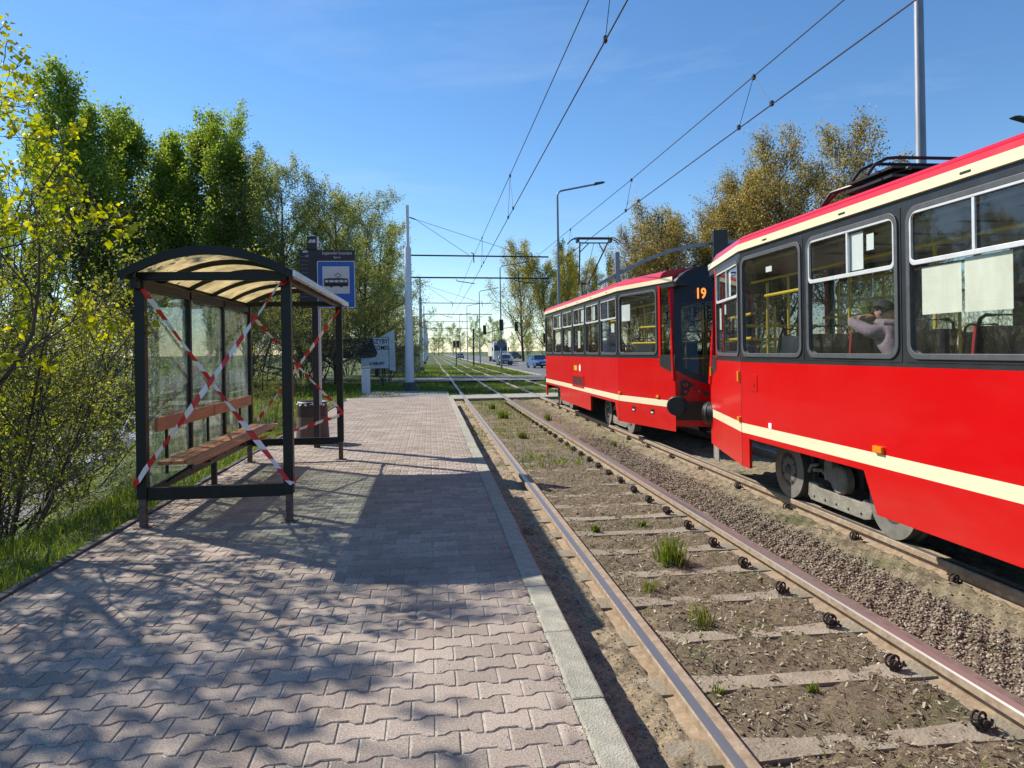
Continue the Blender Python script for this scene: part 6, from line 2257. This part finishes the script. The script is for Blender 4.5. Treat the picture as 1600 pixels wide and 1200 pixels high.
def plant(src, label, loc, scale, rz, leafmat=None, group=None):
    c = copy_tree(src)
    c.location = loc
    c.scale = (scale, scale, scale) if not isinstance(scale, tuple) else scale
    c.rotation_euler = (0, 0, rz)
    c['label'] = label
    if group:
        c['group'] = group
    if leafmat:
        for ch in [q for q in bpy.data.objects if q.parent == c and q.name.startswith('crown')]:
            ch.material_slots[0].link = 'OBJECT'
            ch.material_slots[0].material = M[leafmat]
    return c


def gl(x, y, dz=0.0):
    return (x, y, float(gz(np.array(x), np.array(y))) + dz)


P_maple = dict(max=3, nseg=[8, 7, 5, 4], wig=[.09, .14, .18, .2], up=[.03, .05, .04, .02], nch=[13, 7, 5], t0=[.14, .2, .15], ang=[1.05, .75, .7], ratio=[.42, .5, .5],
               rr=.55, rmin=.004, taper=.8, shape=lambda t: 1.15 - 0.6 * t)
P_shrub = dict(max=3, nseg=[8, 6, 5, 4], wig=[.10, .16, .2, .22], up=[.05, .05, .03, .0], nch=[8, 6, 5], t0=[.15, .15, .1], ang=[.75, .7, .75], ratio=[.48, .5, .5],
               rr=.5, rmin=.0035, taper=.85, shape=lambda t: 1.1 - .6 * t, splay=.55)
P_green = dict(max=3, nseg=[10, 7, 5, 4], wig=[.05, .1, .15, .2], up=[.03, .14, .10, .04], nch=[24, 10, 6], t0=[.10, .12, .1], ang=[.66, .55, .65], ratio=[.44, .42, .45],
               rr=.5, rmin=.006, taper=.85, shape=lambda t: 1.2 - .75 * t)
P_hedge = dict(max=3, nseg=[9, 7, 5, 4], wig=[.08, .13, .18, .2], up=[.03, .06, .05, .03], nch=[24, 10, 7], t0=[.04, .10, .1], ang=[.95, .7, .7], ratio=[.42, .45, .48],
               rr=.5, rmin=.006, taper=.85, shape=lambda t: 1.15 - .65 * t)
P_gold = dict(max=3, nseg=[10, 8, 5, 4], wig=[.06, .10, .16, .2], up=[.03, .12, .08, .04], nch=[22, 11, 7], t0=[.10, .12, .1], ang=[.78, .55, .65], ratio=[.48, .42, .42],
              rr=.5, rmin=.010, taper=.85, shape=lambda t: 1.15 - .7 * t)
P_pop = dict(max=2, nseg=[12, 7, 4], wig=[.03, .06, .12], up=[.05, .35, .2], nch=[46, 9], t0=[.06, .1], ang=[.5, .5], ratio=[.17, .4],
             rr=.45, rmin=.012, taper=.85, shape=lambda t: 1.0 - .55 * abs(t - .4))

GM = 'leafy young maples on the bank left of the platform'
tree('maple_tree', 'tree', 'young maple with large yellow-green leaves at the left picture edge', GM, gl(-4.95, 7.3), 5, 6.4, .075, P_maple,
     ('leaf_maple', dict(per=12, size=.07, lvls=(3,), spread=.05, cluster=True, droop=.7, wid=.8)))
tree('maple_tree', 'tree', 'taller maple behind, its yellow-green sprays reaching the top left corner', GM, gl(-6.25, 9.3), 8, 8.8, .10, P_maple,
     ('leaf_maple', dict(per=14, size=.072, lvls=(3,), spread=.05, cluster=True, droop=.7, wid=.8)))
GS = 'tangled shrubs on the bank behind the shelter'
s1 = tree('shrub', 'shrub', 'tangled shrub with thin bare-looking twigs right behind the near shelter post', GS, gl(-5.3, 9.5), 21, 4.6, .028, P_shrub,
          ('leaf_small', dict(per=5.0, size=.045, lvls=(2, 3), spread=.03, droop=.2)), stems=8)
s2 = tree('shrub', 'shrub', 'dense twiggy shrub low at the left picture edge', GS, gl(-5.6, 8.2, -.1), 22, 3.6, .026, P_shrub,
          ('leaf_small', dict(per=5.0, size=.042, lvls=(2, 3), spread=.03, droop=.2)), stems=8)
for k, (src, x, y, s_, rz, lab) in enumerate(((s1, -7.6, 12.6, 1.15, 1.1, 'big twiggy shrub on the bank above the parked cars'), (s2, -8.6, 15.2, 1.1, 2.2, 'twiggy shrub seen through the first shelter pane'),
                                          (s1, -10.2, 13.0, 1.25, 3.0, 'large twiggy shrub at the left edge behind the maples'), (s2, -5.7, 18.0, 0.8, 4.1, 'twiggy shrub seen through the middle shelter pane'),
                                          (s1, -8.6, 18.5, 1.0, 5.0, 'tall twiggy shrub in front of the green trees'), (s2, -8.6, 26.0, 0.9, .5, 'shrub seen through the far shelter pane'),
                                          (s1, -3.35, 15.4, 0.30, 1.9, 'rounded shrub behind the litter bin'), (s2, -15.0, 33.0, 1.5, 3.6, 'dense shrub at the foot of the green trees'),
                                          (s1, -8.0, 32.0, 1.1, .2, 'shrub under the hedge trees left of the stop sign'), (s2, -5.3, 33.5, 1.3, 2.7, 'shrub beside the bollard'),
                                          (s1, -7.6, 33.0, 1.2, 4.4, 'shrub behind the dark part of the hoarding'), (s2, -2.7, 44.5, 1.2, 1.3, 'shrub behind the first mast'))):
    plant(src, lab, gl(x, y, -.05), s_, rz, 'leaf_hedge' if y > 19 else None)
GT = 'tall trees left of the platform'
g1 = tree('green_tree', 'tree', 'tall fresh-green tree, leftmost of the row above the shelter', GT, gl(-20.0, 43.0), 31, 14.6, .28, P_green,
          ('leaf_green', dict(per=18, size=.19, lvls=(2, 3), spread=.22, droop=.25)))
g2 = tree('green_tree', 'tree', 'tall fresh-green tree, second from left of the row above the shelter', GT, gl(-17.4, 44.5), 32, 14.8, .28, P_green,
          ('leaf_green', dict(per=21, size=.125, lvls=(2, 3), spread=.15, droop=.25)))
for src, x, y, s_, rz, lab in ((g1, -14.9, 43.0, .93, 2.0, 'fresh-green tree right of the middle one above the shelter'), (g2, -12.5, 44.0, .92, 3.1, 'fresh-green tree with a broad crown left of the stop sign'),
                               (g1, -10.3, 42.5, .84, 4.4, 'rightmost fresh-green tree, its crown edge against the sky'), (g1, -16.3, 47.5, .95, 5.3, 'fresh-green tree standing behind the row above the shelter'), (g2, -24.0, 44.0, .95, 4.0, 'fresh-green tree at the far left behind the maples')):
    plant(src, lab, gl(x, y), s_, rz)
h1 = tree('hedge_tree', 'tree', 'sparse spring-green tree right behind the stop sign', GT, gl(-7.4, 38.0), 41, 10.8, .15, P_hedge,
          ('leaf_hedge', dict(per=11, size=.095, lvls=(2, 3), spread=.13, droop=.2)))
h2 = tree('hedge_tree', 'tree', 'sparse spring-green tree behind the hoarding', GT, gl(-5.1, 39.5), 42, 9.8, .13, P_hedge,
          ('leaf_hedge', dict(per=11, size=.095, lvls=(2, 3), spread=.13, droop=.2)))
for k, (src, x, y, s_, rz, lab) in enumerate(((h1, -8.6, 46, 1.1, 1.0, 'sparse tree between the stop sign and the hoarding trees'), (h2, -3.9, 45, 1.02, 2.1, 'sparse tree close left of the first mast'),
                                          (h1, -4.0, 54, .95, 3.3, 'sparse tree just right of the first mast'), (h2, -3.7, 64, 1.0, 4.2, 'tree leaning towards the wires by the second mast'),
                                          (h1, -11.0, 41, 1.1, 5.5, 'tree crown between the green trees and the stop sign'), (h2, -4.8, 80, 1.0, .7, 'farther tree beyond the second mast'),
                                          (h1, -5.5, 100, 1.1, 1.7, 'distant tree left of the tracks'))):
    plant(src, lab, gl(x, y), s_, rz)
# a deep belt of trees closes the view behind the bank
for k, (src, x, y, s_, rz) in enumerate(((h1, -12, 36, .50, .3), (h2, -15.5, 34, .52, 1.4), (h1, -19, 33, .55, 2.5), (h2, -8.8, 50, .8, 3.6), (h1, -15, 54, .85, 4.7), (h2, -21, 52, .95, 5.8), (h1, -23, 31, .6, .9),
                                     (h2, -6.2, 48, 1.0, 2.0), (h1, -9, 58, 1.1, 3.1), (h2, -28, 40, .9, 4.2), (h1, -27, 24, .8, 5.3), (h2, -30, 30, .9, .1), (h1, -24, 16, .9, 1.6))):
    plant(src, 'tree in the deep belt behind the bank on the left', gl(x, y, -.1), s_, rz, 'leaf_hedge', 'belt of trees behind the bank')
for k, (src, x, y, s_, rz) in enumerate(((s1, -9.0, 52, 1.7, .4), (s2, -13.0, 52, 2.1, 1.5), (s1, -17.0, 51, 2.0, 2.6), (s2, -21.5, 49, 2.3, 3.7), (s1, -26.0, 48, 2.2, 4.8), (s2, -6.6, 58, 1.8, 5.9), (s1, -31, 45, 2.4, 1.0), (s2, -36, 40, 2.4, 2.1))):
    plant(src, 'thicket closing the view under the belt of trees', gl(x, y, -.1), s_, rz, 'leaf_hedge', 'thickets under the belt of trees')
GR = 'budding golden-brown trees beyond the road'
e1 = tree('budding_tree', 'tree', 'tall golden-brown budding tree above the folded pantograph', GR, (21.3, 40, -.15), 51, 12.3, .17, P_gold,
          ('leaf_gold', dict(per=9, size=.135, lvls=(2, 3), spread=.24, droop=.1)), 'bark_brown')
e2 = tree('budding_tree', 'tree', 'golden-brown budding tree above the gap between the cars', GR, (18.4, 41, -.15), 52, 11.0, .15, P_gold,
          ('leaf_gold', dict(per=9, size=.135, lvls=(2, 3), spread=.24, droop=.1)), 'bark_brown')
for k, (src, x, y, s_, rz, lab) in enumerate(((e1, 12.8, 45, .66, 1.0, 'lowest golden-brown tree, leftmost behind the curved signal arm'), (e2, 15.4, 43, .84, 2.2, 'golden-brown tree behind the curved signal arm'),
                                          (e1, 24.2, 40, 1.08, 3.1, 'tallest golden-brown tree, standing apart with blue sky round it'), (e2, 27.2, 42, 1.0, 4.3, 'golden-brown tree left of the stout lamp post'),
                                          (e1, 30.5, 44, .86, 5.1, 'golden-brown tree just behind the stout lamp post'), (e2, 17.0, 50, .95, .4, 'golden-brown tree filling the back of the row'),
                                          (e1, 34.5, 46, .80, 2.7, 'small golden-brown crown peeping over the tram roof'), (e1, 16.7, 42, .74, 2.9, 'golden-brown tree just right of the signal head'), (e2, 14.2, 47, .72, 5.6, 'low golden-brown tree behind the two leftmost of the row'),
                                          (e1, 19.8, 46, .92, 1.4, 'golden-brown tree filling the gap behind the middle of the row'), (e2, 22.6, 47, 1.05, 3.9, 'golden-brown tree behind the tallest of the row'))):
    plant(src, lab, (x, y, -.15), s_, rz)
GB = 'green shrubs beyond the road seen through the tram windows'
for k, (src, x, y, s_, rz, lab) in enumerate(((s1, 22.5, 10, 1.0, .3, 'shrub beyond the road level with the nearest tram windows'), (s2, 23.0, 14, 1.2, 1.3, 'shrub beyond the road behind the leaning passenger'),
                                          (s1, 22.6, 18, 1.1, 2.3, 'shrub beyond the road behind the single-pane window'), (s2, 22.8, 22, 1.3, 3.3, 'shrub beyond the road behind the tapered tram end'),
                                          (s1, 22.5, 27, 1.2, 4.3, 'shrub beyond the road behind the gap between the cars'), (s2, 22.8, 32, 1.35, 5.3, 'shrub beyond the road behind the far car windscreen'),
                                          (s1, 16.0, 46, 1.1, 1.7, 'shrub at the foot of the budding trees'), (s2, 20.5, 44, 1.3, .9, 'wide shrub at the foot of the budding trees'))):
    plant(src, lab, (x, y, -.15), s_, rz, 'leaf_green', GB)
GF = 'yellow-green trees far along the road'
for k, (src, x, y, s_, rz, lab) in enumerate(((e1, 16.8, 128, 1.5, .5, 'tall thin yellow-green tree above the cars'), (e2, 20.5, 122, 1.45, 1.9, 'bushy yellow-green tree right of the tall thin one'), (e1, 25.0, 135, 1.5, 3.3, 'yellow-green tree just left of the far tram car'),
                                          (e2, 30.0, 140, 1.5, 4.4, 'yellow-green tree hidden behind the far tram roof'))):
    plant(src, lab, (x, y, -.15), s_, rz, 'leaf_yellow', GF)
GP = 'columnar poplars in the distance'
p1_ = tree('poplar', 'tree', 'tall dark columnar poplar left of the raised pantograph', GP, (33.2, 180, -.2), 61, 27, .3, P_pop,
           ('leaf_poplar', dict(per=9, size=.42, lvls=(1, 2), spread=.22, droop=-.2)), sides=(6, 4, 3))
for k, (x, y, s_, rz, lab) in enumerate(((36.2, 182, .90, 1, 'columnar poplar second from the left behind the lamp post'), (38.6, 184, .84, 2, 'columnar poplar third from the left'), (44.5, 186, .82, 3, 'slim columnar poplar right of the raised pantograph'),
                                      (48.3, 186, .88, 4, 'columnar poplar just left of the signal mast'), (50.3, 188, .80, 5, 'rightmost columnar poplar behind the signal mast'))):
    plant(p1_, lab, (x, y, -.2), (s_ * 1.15, s_ * 1.15, s_), rz)
GD = 'low distant trees on the horizon'
for k, (src, x, y, s_, rz) in enumerate(((h1, 13, 300, 1.0, 0), (h2, 20, 290, 1.0, 1), (h1, 28, 280, 1.1, 2), (h2, 37, 270, 1.3, 3), (h1, 46, 262, 1.3, 4), (h2, 56, 255, 1.4, 5), (h1, 66, 250, 1.5, 6), (h2, -8, 330, 1.2, 2), (h1, -14, 260, 1.2, 1), (h1, 5, 420, 1.6, 3), (h2, 14, 430, 1.7, 4), (h1, 24, 400, 1.8, 5), (h2, 33, 380, 1.8, .6), (h1, -3, 400, 1.6, 2.2), (h2, 23, 232, .6, 1.2), (h1, 27, 228, .65, 2.3), (h2, 31, 224, .7, 3.4), (h1, 35, 220, .7, 4.5), (h2, 2, 345, .8, .5), (h1, 6.2, 350, .8, 1.6))):
    plant(src, 'low green tree in the far line on the horizon', (x, y, -.2), s_, rz, 'leaf_green', GD)

# ------------------------------------------------------------------ small growth and grit in the platform joints
n_ = 420
yy = 2.3 + 12 * rng.uniform(0, 1, n_) ** 1.4
xx = np.where(rng.uniform(0, 1, n_) < .75, 0.6 + rng.normal(0, .004, n_), PX0 + rng.uniform(0, .02, n_))
kp = np.sin(yy * 3.1) + rng.uniform(-.8, .8, n_) > 0.1
xx, yy = xx[kp], yy[kp]
v_, f_, t_ = blades(np.stack([xx, yy, np.full(len(xx), .190)], 1), .008, .030, .0025, 1.2)
tag(mesh_np('joint_weeds', v_, f_, M['grass'], shade=t_), 'tiny weeds in the gap between the paving and the kerb', 'weeds', kind='stuff')
n_ = 2600
yy = 2.2 + 11 * rng.uniform(0, 1, n_) ** 1.5
xx = np.where(rng.uniform(0, 1, n_) < .55, 0.6 - np.abs(rng.normal(0, .035, n_)), rng.uniform(PX0, 0.74, n_))
v_, f_, t_ = stones(np.stack([xx, yy, np.full(n_, .2005)], 1), .0012, .0042)
tag(mesh_np('platform_grit', v_, f_, M['stone'], shade=t_), 'loose grit lying on the platform paving', 'grit', kind='stuff')
